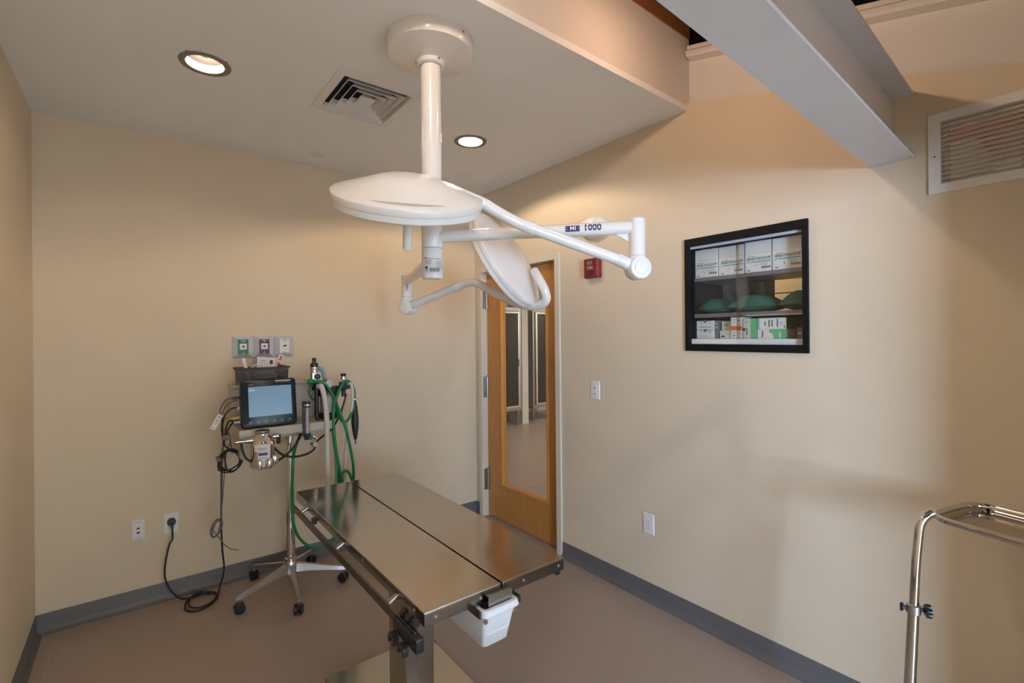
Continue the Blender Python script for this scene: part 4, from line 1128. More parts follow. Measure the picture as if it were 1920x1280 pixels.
# ------------------------------------------------------------------ monitor
MX0, MX1 = -1.862, -1.572
MWd = MX1 - MX0
tilt = math.radians(-9)
Mo = thing('patient_monitor', (-1.717, -0.45, 1.02), 'black patient monitor with a lit blue-grey screen on the machine shelf', 'monitor')
MM = Matrix.Translation((-1.717, -0.470, 1.023)) @ Matrix.Rotation(tilt, 4, 'X')
def rrect(w, h, r, n=6):
    out = []
    for (cx_, cy_, a0) in ((w / 2 - r, h - r, 0), (-w / 2 + r, h - r, 90), (-w / 2 + r, r, 180), (w / 2 - r, r, 270)):
        for k in range(n + 1):
            an = math.radians(a0 + k * 90 / n)
            out.append((cx_ + r * math.cos(an), cy_ + r * math.sin(an)))
    return out
MH = 0.268
mb = MB()
rows = [(0.0, 0.006, 0.0), (-0.008, 0.0, 0.0), (-0.012, 0.002, 0.0), (-0.012, 0.006, 0.0)]
def loft_y(mb, secs):
    rr = []
    for (y, inset, r) in secs:
        pts = rrect(MWd - 2 * inset, MH - 2 * inset, r)
        rr.append([MM @ Vector((p[0], y, p[1] + inset)) for p in pts])
    n = len(rr[0])
    vs = [q for g in rr for q in g]
    fs = [(i * n + k, i * n + (k + 1) % n, (i + 1) * n + (k + 1) % n, (i + 1) * n + k) for i in range(len(rr) - 1) for k in range(n)]
    fs += [tuple(range(n))[::-1], tuple(range((len(rr) - 1) * n, len(rr) * n))]
    return mb.add(vs, fs)
loft_y(mb, [(-0.019, 0.006, 0.018), (-0.017, 0.002, 0.021), (-0.012, 0.0, 0.022), (0.020, 0.0, 0.022), (0.026, 0.008, 0.02), (0.085, 0.018, 0.018), (0.09, 0.024, 0.016)])
body = mb.build('case', M_MONITOR, Mo, smooth=40)
def mquad(mb, cx_, cz, w_, h_, y=-0.0195):
    return mb.add([MM @ Vector(q) for q in ((cx_ - w_ / 2, y, cz - h_ / 2), (cx_ + w_ / 2, y, cz - h_ / 2), (cx_ + w_ / 2, y, cz + h_ / 2), (cx_ - w_ / 2, y, cz + h_ / 2))], [(0, 1, 2, 3)])
sc_ = MB(); mquad(sc_, 0.006, 0.143, 0.224, 0.168); sc_.build('screen', M_SCREEN, Mo)
mb = MB().mat(M_ICON)
for k in range(6):
    cx_ = -0.099 + k * 0.0405
    ring = [(cx_ + 0.0075 * math.cos(2 * math.pi * i / 16), 0.0285 + 0.0075 * math.sin(2 * math.pi * i / 16)) for i in range(16)]
    rin = [(cx_ + 0.0062 * math.cos(2 * math.pi * i / 16), 0.0285 + 0.0062 * math.sin(2 * math.pi * i / 16)) for i in range(16)]
    vs = [MM @ Vector((q[0], -0.0196, q[1])) for q in ring + rin]
    mb.add(vs, [(i, (i + 1) % 16, 16 + (i + 1) % 16, 16 + i) for i in range(16)])
    mquad(mb, cx_, 0.0285, 0.007, 0.0016, -0.0196)
    mquad(mb, cx_, 0.0285 + (0.0022 if k % 2 else -0.0022), 0.005, 0.0016, -0.0196)
mb.mat(M_CARD)
mquad(mb, 0.075, 0.2545, 0.085, 0.0055, -0.0196)
mb.mat(M_INKG)
mquad(mb, 0.075, 0.2455, 0.072, 0.0025, -0.0196); mquad(mb, -0.092, 0.2385, 0.024, 0.003, -0.0196); mquad(mb, 0.0, 0.252, 0.003, 0.003, -0.0196); mquad(mb, -0.112, 0.02, 0.010, 0.0012, -0.0196)
mb.build('front_print', None, Mo, smooth=0)
mb = MB()
for (z, w_) in ((0.212, 0.026), (0.205, 0.036)):
    mquad(mb, -0.088, z, w_, 0.0022, -0.0198)
mb.build('screen_text', mat('screen_text_white', (0.3, 0.4, 0.5), 0.4, emit=(0.25, 0.36, 0.46), estr=1.0), Mo, smooth=0)
# plugs on the monitor's left side
for (z, y, M_, L_) in ((0.175, 0.02, M_BLACKPL, 0.045), (0.118, 0.02, M_CARD, 0.020), (0.065, 0.025, M_YELLOW, 0.052), (0.04, 0.02, M_PLASTICG, 0.035)):
    q = MM @ Vector((-MWd / 2 + 0.004, y, z))
    MB().tube([q, q + Vector((-L_ * 0.7, 0, 0)), q + Vector((-L_, 0, -0.002))], [0.0075, 0.0072, 0.004], 12).build('plug', M_, Mo)

# basket of supplies on the housing
bz = 1.246
Bs = thing('supply_basket', (-1.705, -0.20, bz), 'dark brown perforated basket on top of the machine housing', 'basket')
bx0, bx1, by0, by1, bh = -1.838, -1.572, -0.262, -0.142, 0.098
def side(u0, u1, place, nu):
    """perforated side: strips leaving rows of slots"""
    mb = MB()
    zs = [0.0, 0.030, 0.036, 0.044, 0.052, 0.060, 0.068, 0.076, 0.084, bh]
    du = (u1 - u0) / nu
    us = [u0]
    for k in range(nu):
        us += [u0 + k * du + du * 0.28, u0 + k * du + du * 0.72]
    us += [u1]
    holes = []
    for k in range(nu):
        a_, b_ = u0 + k * du + du * 0.28, u0 + k * du + du * 0.72
        for (z0_, z1_) in ((0.036, 0.044), (0.052, 0.060), (0.068, 0.076)):
            holes.append((a_ - 1e-6, b_ + 1e-6, z0_ - 1e-6, z1_ + 1e-6))
    grid_wall(mb, us, zs, holes, place, 0.0025)
    return mb
side(bx0, bx1, lambda u, v, d: (u, by0 + d - (v / bh) * 0.008, bz + v), 26).build('front_side', M_BASKET, Bs, smooth=0)
side(bx0, bx1, lambda u, v, d: (u, by1 - d + (v / bh) * 0.004, bz + v), 26).build('back_side', M_BASKET, Bs, smooth=0)
side(by0, by1, lambda u, v, d: (bx0 + d - (v / bh) * 0.006, u, bz + v), 11).build('end_side', M_BASKET, Bs, smooth=0)
side(by0, by1, lambda u, v, d: (bx1 - d + (v / bh) * 0.006, u, bz + v), 11).build('end_side', M_BASKET, Bs, smooth=0)
MB().box((bx0, by0, bz), (bx1, by1, bz + 0.003)).build('bottom', M_BASKET, Bs)
mb = MB()
P = [Vector(q) for q in ((bx0 - 0.010, by0 - 0.012, bz + bh), (bx1 + 0.010, by0 - 0.012, bz + bh), (bx1 + 0.010, by1 + 0.008, bz + bh), (bx0 - 0.010, by1 + 0.008, bz + bh))]
for i in range(4):
    mb.tube([P[i], P[(i + 1) % 4]], 0.0045, 8)
mb.build('rim', M_BASKET, Bs)
MB().rbox((bx0 - 0.020, -0.225, bz + bh - 0.006), (bx0 - 0.008, -0.18, bz + bh + 0.006), 0.003).build('grip', M_BASKET, Bs)
def packet(name, label, cat, cx_, y, z, w_, h_, lean, roll, M_, prints=()):
    """a thin sealed packet standing in the basket"""
    MX = Matrix.Translation((cx_, y, z)) @ Matrix.Rotation(roll, 4, 'Y') @ Matrix.Rotation(lean, 4, 'X')
    mb = MB().mat(M_)
    mb.rbox((-w_ / 2, -0.003, 0), (w_ / 2, 0.003, h_), 0.002, M=MX)
    for (M2, px, pz, pw, ph) in prints:
        mb.mat(M2)
        mb.add([MX @ Vector(q) for q in ((px - pw / 2, -0.0035, pz - ph / 2), (px + pw / 2, -0.0035, pz - ph / 2), (px + pw / 2, -0.0035, pz + ph / 2), (px - pw / 2, -0.0035, pz + ph / 2))], [(0, 1, 2, 3)])
    return tag(mb.build(name, None, smooth=0), label, cat, 'packets standing in the supply basket')
packet('sealed_packet', 'white sealed packet with a black patch, middle of the supply basket', 'packet', -1.690, -0.220, bz + 0.012, 0.105, 0.152, -0.25, 0.10, M_CARD, ((M_INK, 0.028, 0.122, 0.018, 0.024), (M_PINK, -0.02, 0.128, 0.03, 0.005), (M_INKG, -0.02, 0.116, 0.035, 0.003)))
packet('sealed_packet', 'pink printed packet leaning right in the supply basket', 'packet', -1.648, -0.190, bz + 0.012, 0.034, 0.172, -0.1, 0.38, M_CARD, ((M_PINK, 0.0, 0.148, 0.016, 0.03), (M_PINK, 0.0, 0.112, 0.02, 0.022)))
packet('sealed_packet', 'thin white packet leaning left at the basket end', 'packet', -1.775, -0.225, bz + 0.012, 0.020, 0.150, -0.1, -0.22, M_CARD)
packet('sealed_packet', 'purple-tipped packet behind the white ones in the basket', 'packet', -1.718, -0.178, bz + 0.012, 0.07, 0.140, -0.1, 0.05, mat('lilac_wrap', (0.30, 0.26, 0.38), 0.4))
tag(MB().tube(smooth_path([(-1.775, -0.236, bz + 0.085), (-1.765, -0.240, bz + 0.105), (-1.74, -0.242, bz + 0.118), (-1.71, -0.24, bz + 0.118), (-1.70, -0.238, bz + 0.09)], 5), 0.004, 10).build('coiled_tubing', M_PLASTICW), 'white coiled tubing arching over the basket front', 'tubing')
tag(MB().tube(smooth_path([(-1.63, -0.225, bz + 0.06), (-1.62, -0.235, bz + 0.102), (-1.605, -0.235, bz + 0.108), (-1.590, -0.23, bz + 0.085)], 5), 0.005, 10).build('black_probe', M_RUBBER), 'dark cable end in the right part of the supply basket', 'cable')

# ------------------------------------------------------------------ cables at the machine's left
def cable(name, label, pts, r, M_, cat='cable', n=8, sub=7):
    return tag(MB().tube(smooth_path(pts, sub), r, n).build(name, M_, smooth=60), label, cat)
cable('power_cable', 'black power cable from the wall outlet looped on the floor and up to the machine',
      [(-2.158, -0.030, 0.449), (-2.156, -0.052, 0.430), (-2.155, -0.050, 0.36), (-2.1686, -0.0450, 0.3318), (-2.1871, -0.0500, 0.2461), (-2.1929, -0.0550, 0.1636), (-2.1785, -0.0600, 0.0995), (-2.150, -0.065, 0.045), (-2.115, -0.072, 0.010), (-2.062, -0.085, 0.006),
       (-2.015, -0.078, 0.006), (-1.968, -0.100, 0.008), (-1.945, -0.170, 0.008), (-1.985, -0.245, 0.008), (-2.055, -0.275, 0.008), (-2.105, -0.225, 0.008), (-2.095, -0.140, 0.014), (-2.045, -0.095, 0.018), (-1.990, -0.095, 0.016), (-1.950, -0.150, 0.018), (-1.975, -0.235, 0.018), (-2.040, -0.268, 0.018), (-2.088, -0.215, 0.018), (-2.072, -0.125, 0.026), (-2.02, -0.092, 0.024), (-1.9484, -0.1200, -0.0151),
       (-1.9334, -0.1600, 0.0535), (-1.9186, -0.2000, 0.1432), (-1.9179, -0.2200, 0.2036), (-1.9289, -0.2500, 0.3042), (-1.9368, -0.2800, 0.4388), (-1.9389, -0.3100, 0.6300), (-1.9387, -0.3400, 0.7876), (-1.9351, -0.3600, 0.9105), (-1.9215, -0.3800, 0.9864), (-1.8924, -0.3600, 1.0396), (-1.8546, -0.3200, 1.0510)], 0.0050, M_RUBBER, 'cable')
coil = []
c0 = Vector((-1.9046, -0.4000, 0.8418))
for k in range(46):
    an = 2 * math.pi * k / 11.0 + 1.8
    ph = k / 45
    coil.append((c0.x + (0.048 + 0.012 * math.sin(k * 0.7)) * math.cos(an) + 0.012 * math.sin(k * 0.31), c0.y + 0.022 * math.sin(k * 0.9), c0.z + (0.060 + 0.010 * math.cos(k * 0.53)) * math.sin(an)))
cable('coiled_cable', 'bundle of black cable coiled beside the machine shelf', [(-1.9347, -0.4000, 0.9324)] + coil + [(-1.9531, -0.4200, 0.8423), (-1.9660, -0.4200, 0.8037)], 0.0042, M_RUBBER, sub=4)
MB().rbox((c0.x - 0.068, c0.y - 0.03, c0.z + 0.012), (c0.x - 0.048, c0.y + 0.03, c0.z + 0.032), 0.004).build('cable_tie', M_GREYCABLE, bpy.data.objects['coiled_cable'])
coil = []
c1 = Vector((-1.9625, -0.3000, 0.4515))
for k in range(40):
    an = 2 * math.pi * k / 9.0 + 1.2
    coil.append((c1.x + (0.022 + 0.006 * math.sin(k * 0.6)) * math.cos(an) + 0.16 * 0.07 * math.sin(an), c1.y + 0.010 * math.sin(k), c1.z + (0.046 + 0.006 * math.cos(k * 0.4)) * math.sin(an)))
cable('sensor_lead', 'thin grey sensor lead hanging in a small coil with a loose end', [(-1.8985, -0.3800, 0.9445), (-1.9185, -0.3500, 0.8762), (-1.9264, -0.3200, 0.7206), (-1.9356, -0.3000, 0.5661)] + coil + [(-1.9423, -0.3000, 0.3797), (-1.9215, -0.3000, 0.3437), (-1.8899, -0.3000, 0.3136), (-1.8522, -0.3000, 0.2969)], 0.0026, M_GREYCABLE, sub=4)
cable('sensor_lead', 'grey lead from the upper left monitor plug', [(-1.8956, -0.4300, 1.1943), (-1.9200, -0.4200, 1.1896), (-1.9418, -0.4100, 1.1612), (-1.9510, -0.4000, 1.1257), (-1.9463, -0.4000, 1.0811), (-1.9416, -0.4000, 1.0364), (-1.9385, -0.3900, 0.9460), (-1.9467, -0.3600, 0.7338), (-1.9376, -0.3100, 0.4634)], 0.0032, M_GREYCABLE)
cable('sensor_lead', 'brown lead from the pale monitor plug curving down', [(-1.8698, -0.4300, 1.1802), (-1.9061, -0.4300, 1.1717), (-1.9331, -0.4200, 1.1409), (-1.9424, -0.4100, 1.0908), (-1.9340, -0.4000, 1.0267), (-1.9137, -0.4000, 1.0033), (-1.9038, -0.4000, 0.9427), (-1.8939, -0.4000, 0.8817)], 0.0026, mat('brown_lead', (0.11, 0.06, 0.045), 0.5))
cable('sensor_lead', 'black lead curving from the middle monitor plug', [(-1.8768, -0.4400, 1.1405), (-1.9039, -0.4500, 1.1385), (-1.9295, -0.4500, 1.1149), (-1.9436, -0.4400, 1.0774), (-1.9477, -0.4300, 1.0415), (-1.9443, -0.4200, 0.9958), (-1.9334, -0.4100, 0.9339)], 0.0048, M_RUBBER)
cable('sensor_lead', 'yellow-ended lead at the lower left of the monitor', [(-1.9170, -0.4300, 1.0876), (-1.9348, -0.4300, 1.0779), (-1.9389, -0.4200, 1.0390), (-1.9331, -0.4100, 0.9721), (-1.9402, -0.4000, 0.8890)], 0.0026, mat('yellow_lead', (0.30, 0.22, 0.05), 0.5))
cable('sensor_lead', 'short black lead under the monitor corner', [(-1.8877, -0.4400, 1.0650), (-1.9133, -0.4400, 1.0709), (-1.9249, -0.4300, 1.0475), (-1.9291, -0.4200, 1.0025), (-1.9359, -0.4100, 0.9431)], 0.0042, M_RUBBER)
q = Vector((-1.9261, -0.4250, 0.9795))
tag(MB().rbox((q.x - 0.020, q.y - 0.012, q.z - 0.014), (q.x + 0.020, q.y + 0.012, q.z + 0.014), 0.004).build('cable_clip', M_GREYCABLE), 'small grey clip binding the cables below the monitor', 'clip')
tg = Matrix.Translation((-1.9759, -0.4600, 1.0752)) @ Matrix.Rotation(math.radians(28), 4, 'Y')
mb = MB().mat(M_CARD)
mb.rbox((-0.013, -0.0008, -0.042), (0.013, 0.0008, 0.042), 0.0007, M=tg)
mb.mat(M_INKG)
for (px, pz, pw, ph) in ((0.0, 0.028, 0.012, 0.010), (-0.004, 0.0, 0.002, 0.03), (0.0, 0.0, 0.002, 0.034), (0.004, 0.0, 0.002, 0.03), (0.0, -0.03, 0.012, 0.004)):
    mb.add([tg @ Vector(v) for v in ((px - pw / 2, -0.0012, pz - ph / 2), (px + pw / 2, -0.0012, pz - ph / 2), (px + pw / 2, -0.0012, pz + ph / 2), (px - pw / 2, -0.0012, pz + ph / 2))], [(0, 1, 2, 3)])
tag(mb.build('cable_tag', None, smooth=0), 'white paper tag on the cables left of the monitor', 'tag')

# ================================================================== back wall plates
GW = 0.1203
for i, (M_, lab) in enumerate(((M_PGREEN, 'green medical gas outlet, leftmost of three sloping-edged wall plates'), (M_PPURPLE, 'purple medical gas outlet, middle of three sloping-edged wall plates'), (M_PLASTICW, 'white vacuum outlet, rightmost of three sloping-edged wall plates'))):
    x0 = -1.838 + i * 0.1215; x1 = x0 + 0.1205
    z0, z1 = 1.398, 1.535
    t = thing('gas_outlet', ((x0 + x1) / 2, 0, z0), lab, 'gas outlet', 'medical gas outlets on the back wall')
    vs = []
    ins = [(0, 0.0, 0), (0, 0.004, 0), (0.030, 0.024, 0.018), (0.030, 0.019, 0.018)]
    for dx, dp, dz in ins:
        vs += [(x0 + dx, -dp, z0 + dz + (0.006 if dx else 0)), (x1 - dx, -dp, z0 + dz + (0.006 if dx else 0)), (x1 - dx, -dp, z1 - dz), (x0 + dx, -dp, z1 - dz)]
    fs = [(r * 4 + k, r * 4 + (k + 1) % 4, r * 4 + 4 + (k + 1) % 4, r * 4 + 4 + k) for r in range(3) for k in range(4)] + [(12, 13, 14, 15)]
    MB().add(vs, fs).build('cover', M_PLASTICG, t, smooth=0)
    xc, zc = (x0 + x1) / 2, (z0 + z1) / 2 + 0.003
    MB().rbox((xc - 0.0298, -0.026, z0 + 0.0245), (xc + 0.0298, -0.020, z1 - 0.0185), 0.001).build('face_plate', M_, t)
    if i < 2:
        MB().rbox((xc - 0.020, -0.030, zc - 0.018), (xc + 0.020, -0.025, zc + 0.020), 0.004, 3).build('socket_plate', M_PLASTICW, t)
    mb = MB().mat(M_INK)
    mb.lathe([(0, 0), (0.0055, 0), (0.006, 0.001), (0.0, 0.0012)], (xc, -0.030 if i < 2 else -0.026, zc + 0.001), (0, -1, 0), n=16)
    quad(mb, (xc, -0.0306 if i < 2 else -0.0266, zc + 0.001), (1, 0, 0), (0, 0, 1), 0.020, 0.005)
    if i == 2:
        mb.lathe([(0, 0), (0.0045, 0), (0.005, 0.001), (0.0, 0.0012)], (xc + 0.008, -0.0262, zc + 0.004), (0, -1, 0), n=16)
    mb.mat(M_INKG if i == 2 else M_CARD)
    quad(mb, (xc, -0.0264, z1 - 0.026), (1, 0, 0), (0, 0, 1), 0.028, 0.004)
    quad(mb, (xc, -0.0264, z1 - 0.036), (1, 0, 0), (0, 0, 1), 0.005, 0.005)
    quad(mb, (xc, -0.0264, z0 + 0.040), (1, 0, 0), (0, 0, 1), 0.004, 0.004)
    quad(mb, (xc, -0.0264, z0 + 0.029), (1, 0, 0), (0, 0, 1), 0.018, 0.004)
    mb.build('markings', None, t, smooth=0)

def plate(name, label, cat, c, axis, w_, h_, M_=M_PLASTICW):
    """wall plate with bevelled edge; axis 'y': on the back wall, 'x': on the right wall"""
    t = thing(name, c, label, cat)
    MX = Matrix.Translation(c) if axis == 'y' else Matrix.Translation(c) @ Matrix.Rotation(math.radians(-90), 4, 'Z')
    mb = MB()
    vs = []
    for ins, dp in ((0, 0), (0, 0.003), (0.004, 0.006)):
        vs += [MX @ Vector(q) for q in ((-w_ / 2 + ins, -dp, -h_ / 2 + ins), (w_ / 2 - ins, -dp, -h_ / 2 + ins), (w_ / 2 - ins, -dp, h_ / 2 - ins), (-w_ / 2 + ins, -dp, h_ / 2 - ins))]
    fs = [(r * 4 + k, r * 4 + (k + 1) % 4, r * 4 + 4 + (k + 1) % 4, r * 4 + 4 + k) for r in range(2) for k in range(4)] + [(8, 9, 10, 11)]
    mb.add(vs, fs).build('cover_plate', M_, t, smooth=0)
    return t, MX
def local_box(name, t, MX, a, b, M_, r=0.001):
    return MB().rbox(a, b, r, M=MX).build(name, M_, t)
t, MX = plate('data_plate', 'white data plate with two dark ports low on the back wall', 'wall plate', (-2.312, 0, 0.436), 'y', 0.0600, 0.117)
for z in (0.012, -0.012):
    local_box('port', t, MX, (-0.007, -0.0075, z - 0.0045), (0.007, -0.0055, z + 0.0045), M_INK)
for z in (0.046, -0.046):
    local_box('label_strip', t, MX, (-0.016, -0.0068, z - 0.003), (0.016, -0.0058, z + 0.003), M_PLASTICG)
t, MX = plate('power_outlet', 'white power outlet with a black plug low on the back wall', 'outlet', (-2.157, 0, 0.439), 'y', 0.0710, 0.115)
local_box('receptacle', t, MX, (-0.017, -0.0075, -0.034), (0.017, -0.0055, 0.034), M_PLASTICG)
MB().lathe([(0.019, 0.006), (0.021, 0.008), (0.021, 0.026), (0.018, 0.031), (0, 0.032)], (-2.157, 0, 0.450), (0, -1, 0), n=28).build('plug', M_RUBBER, t)
mb = MB().mat(M_INK)
for dx in (-0.006, 0.006):
    mb.box((-2.157 + dx - 0.0012, -0.0080, 0.413), (-2.157 + dx + 0.0012, -0.0074, 0.421))
mb.build('slot', None, t)
t, MX = plate('power_outlet', 'white square-faced power outlet low on the right wall past the door', 'outlet', (0, -1.779, 0.440), 'x', 0.0740, 0.116)
local_box('receptacle', t, MX, (-0.0165, -0.0078, -0.0335), (0.0165, -0.0055, 0.0335), M_PLASTICW)
mb = MB()
for z in (-0.018, 0.018):
    for dx in (-0.006, 0.006):
        mb.box((dx - 0.001, -0.0084, z - 0.004), (dx + 0.001, -0.0077, z + 0.004), MX)
    mb.lathe([(0, 0), (0.0022, 0), (0.0022, 0.0006), (0, 0.0006)], MX @ Vector((0, -0.0078, z - 0.010)), (-1, 0, 0), n=10)
mb.box((-0.008, -0.0084, -0.002), (0.008, -0.0077, 0.002), MX)
mb.build('slot', M_INKG, t)
t, MX = plate('light_switch', 'white timer light switch on the right wall beside the door', 'switch', (0, -1.380, 1.174), 'x', 0.0750, 0.116)
local_box('rocker', t, MX, (-0.0165, -0.0085, -0.0335), (0.0165, -0.0055, 0.0335), M_PLASTICW)
local_box('display', t, MX, (-0.010, -0.0092, 0.004), (0.010, -0.0084, 0.020), M_PLASTICG)
local_box('button', t, MX, (-0.012, -0.0092, -0.028), (0.012, -0.0084, -0.020), M_PLASTICG)
mb = MB()
for k in range(3):
    mb.box((-0.007 + k * 0.005, -0.0096, 0.008), (-0.004 + k * 0.005, -0.0091, 0.016), MX)
mb.build('display_digits', M_INKG, t)

# fire alarm horn strobe and the white oval unit above it
t = thing('fire_alarm', (0, -1.381, 1.888), 'red fire alarm horn strobe on the right wall above the switch', 'fire alarm')
vs = []
mb = MB()
rows = [(0.0, 0.0), (0.0, 0.026), (0.012, 0.040), (0.014, 0.040)]
for ins, dp in rows:
    vs += [(-dp, -1.441 + ins * 0.6, 1.886 + ins), (-dp, -1.321 - ins * 0.6, 1.886 + ins), (-dp, -1.321 - ins * 0.6, 2.012 - ins * 0.6), (-dp, -1.441 + ins * 0.6, 2.012 - ins * 0.6)]
mb.add(vs, [(r * 4 + k, r * 4 + (k + 1) % 4, r * 4 + 4 + (k + 1) % 4, r * 4 + 4 + k) for r in range(3) for k in range(4)] + [(12, 13, 14, 15)])
mb.build('housing', M_RED, t, smooth=0)
MB().rbox((-0.056, -1.415, 1.962), (-0.038, -1.347, 2.000), 0.006, 3).build('strobe_lens', M_CLEARPL, t)
MB().rbox((-0.046, -1.405, 1.968), (-0.039, -1.357, 1.994), 0.002).build('strobe_reflector', M_CHROME, t)
for k in range(6):
    MB().rbox((-0.0425, -1.415 + k * 0.011, 1.900), (-0.039, -1.411 + k * 0.011, 1.932), 0.001).build('horn_slot', M_INK, t)
mb = MB()
put_text(mb, 'FIRE', 0.026, (-0.0412, -1.381, 1.949), (0, -1, 0), (0, 0, 1))
mb.build('lettering', M_CARD, t, smooth=0)
t = thing('emergency_light', (0, -1.39, 2.14), 'white oval emergency unit high on the right wall behind the lamp arm', 'emergency light')
mb = MB()
sec = []
for f, dp in ((1.0, 0.0), (1.0, 0.018), (0.94, 0.036), (0.75, 0.050), (0.45, 0.057), (0.0, 0.059)):
    sec.append([(-dp, -1.388 + 0.115 * f * math.cos(2 * math.pi * k / 40), 2.208 + 0.070 * f * math.sin(2 * math.pi * k / 40)) for k in range(40)])
vs = [q for g in sec for q in g]
mb.add(vs, [(i * 40 + k, i * 40 + (k + 1) % 40, (i + 1) * 40 + (k + 1) % 40, (i + 1) * 40 + k) for i in range(5) for k in range(40)])
mb.build('body', M_PLASTICW, t)
MB().lathe([(0.022, 0), (0.022, 0.006), (0.018, 0.010), (0, 0.011)], (-0.046, -1.435, 2.23), (-1, -0.25, 0.25), n=24).build('lamp_lens', M_PLASTICG, t)
MB().lathe([(0.005, 0), (0.005, 0.004), (0, 0.005)], (-0.052, -1.395, 2.215), (-1, 0, 0.1), n=12).build('test_button', M_INKG, t)

# ================================================================== wall grille
gy0, gy1, gz0, gz1 = -3.505, -3.033, 2.030, 2.320
t = thing('wall_grille', (0, -3.27, gz0), 'white slatted air return grille high on the right wall', 'grille')
mb = MB()
for a, b in (((gy0, gz0), (gy1, gz0 + 0.032)), ((gy0, gz1 - 0.032), (gy1, gz1)), ((gy0, gz0 + 0.032), (gy0 + 0.034, gz1 - 0.032)), ((gy1 - 0.034, gz0 + 0.032), (gy1, gz1 - 0.032))):
    mb.box((-0.008, a[0], a[1]), (0.012, b[0], b[1]))
mb.build('frame', M_WHITEP, t)
ns = 13
pz = (gz1 - gz0 - 0.064) / ns
for k in range(ns):
    z = gz0 + 0.032 + (k + 0.5) * pz
    MX = Matrix.Translation((0.016, (gy0 + gy1) / 2, z)) @ Matrix.Rotation(math.radians(-45), 4, 'Y')
    MB().rbox((-0.0115, gy0 + 0.034 - (gy0 + gy1) / 2, -0.0012), (0.0115, gy1 - 0.034 - (gy0 + gy1) / 2, 0.0012), 0.001, 1, M=MX).build('slat', M_WHITEP, t)
for y in (gy1 - 0.052, gy0 + 0.05, -3.27):
    MB().box((0.026, y - 0.0015, gz0 + 0.03), (0.032, y + 0.0015, gz1 - 0.03)).build('spacer', M_GREY, t)
MB().lathe([(0, 0.002), (0.003, 0.0015), (0.0036, 0)], (-0.008, gy1 - 0.017, (gz0 + gz1) / 2 - 0.01), (-1, 0, 0), n=10).build('screw', M_GREY, t)

# ================================================================== glazed wall cabinet
fy0, fy1, fz0, fz1 = -2.627, -2.030, 1.436, 2.024
Cb = thing('wall_cabinet', (0, -2.33, fz0), 'black framed glass wall cabinet recessed in the right wall', 'cabinet')
for nm, a, b in (('bottom_rail', (fy0, fz0), (fy1, fz0 + 0.036)), ('top_rail', (fy0, fz1 - 0.040), (fy1, fz1)), ('stile', (fy0, fz0 + 0.036), (fy0 + 0.024, fz1 - 0.040)), ('stile', (fy1 - 0.024, fz0 + 0.036), (fy1, fz1 - 0.040))):
    MB().rbox((-0.014, a[0], a[1]), (0.022, b[0], b[1]), 0.002).build(nm, M_BLACK, Cb)
iy0, iy1, iz0, iz1 = fy0 + 0.024, fy1 - 0.024, fz0 + 0.036, fz1 - 0.040
CD = 0.34
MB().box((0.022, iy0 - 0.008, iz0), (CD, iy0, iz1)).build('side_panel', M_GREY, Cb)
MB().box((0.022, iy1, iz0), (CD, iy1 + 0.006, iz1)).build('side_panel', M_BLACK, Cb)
MB().box((0.022, iy0, iz1), (CD, iy1, iz1 + 0.010)).build('top_panel', M_GREY, Cb)
MB().rbox((0.010, iy0, iz0), (CD, iy1, 1.499), 0.001).build('bottom_panel', M_CARD, Cb)
MB().box((CD - 0.008, -2.335, 1.499), (CD, iy1, iz1)).build('back_panel', M_GREY, Cb)
MB().box((CD - 0.008, iy0, 1.822), (CD, -2.335, iz1)).build('back_panel', M_GREY, Cb)
MB().box((CD - 0.008, iy0, 1.499), (CD, -2.335, 1.632)).build('back_panel', M_GREY, Cb)
MB().rbox((0.004, iy0, iz1 - 0.012), (0.020, iy1, iz1), 0.001).build('sliding_track', M_PLASTICG, Cb)
MB().rbox((0.040, iy0, 1.802), (CD - 0.01, iy1, 1.820), 0.001).build('shelf', M_GREY, Cb)
s2 = MB().rbox((0.040, iy0, 1.610), (CD - 0.01, iy1, 1.630), 0.001).build('shelf', M_GREY, Cb)
MB().box((0.0385, iy0, 1.610), (0.0400, -2.33, 1.6135)).build('shelf_edge', M_CARD2, s2)
MB().box((0.006, iy0, iz0 + 0.002), (0.010, -2.300, iz1 - 0.004)).build('sliding_pane', M_GLASS, Cb)
MB().box((0.014, -2.345, iz0 + 0.002), (0.018, iy1, iz1 - 0.004)).build('sliding_pane', M_GLASS, Cb)
ux, uz = Vector((0, -1, 0)), Vector((0, 0, 1))
YS = [-2.055, -2.184, -2.320, -2.452, -2.586]
ordn = ['leftmost', 'second from the left', 'third from the left', 'rightmost']
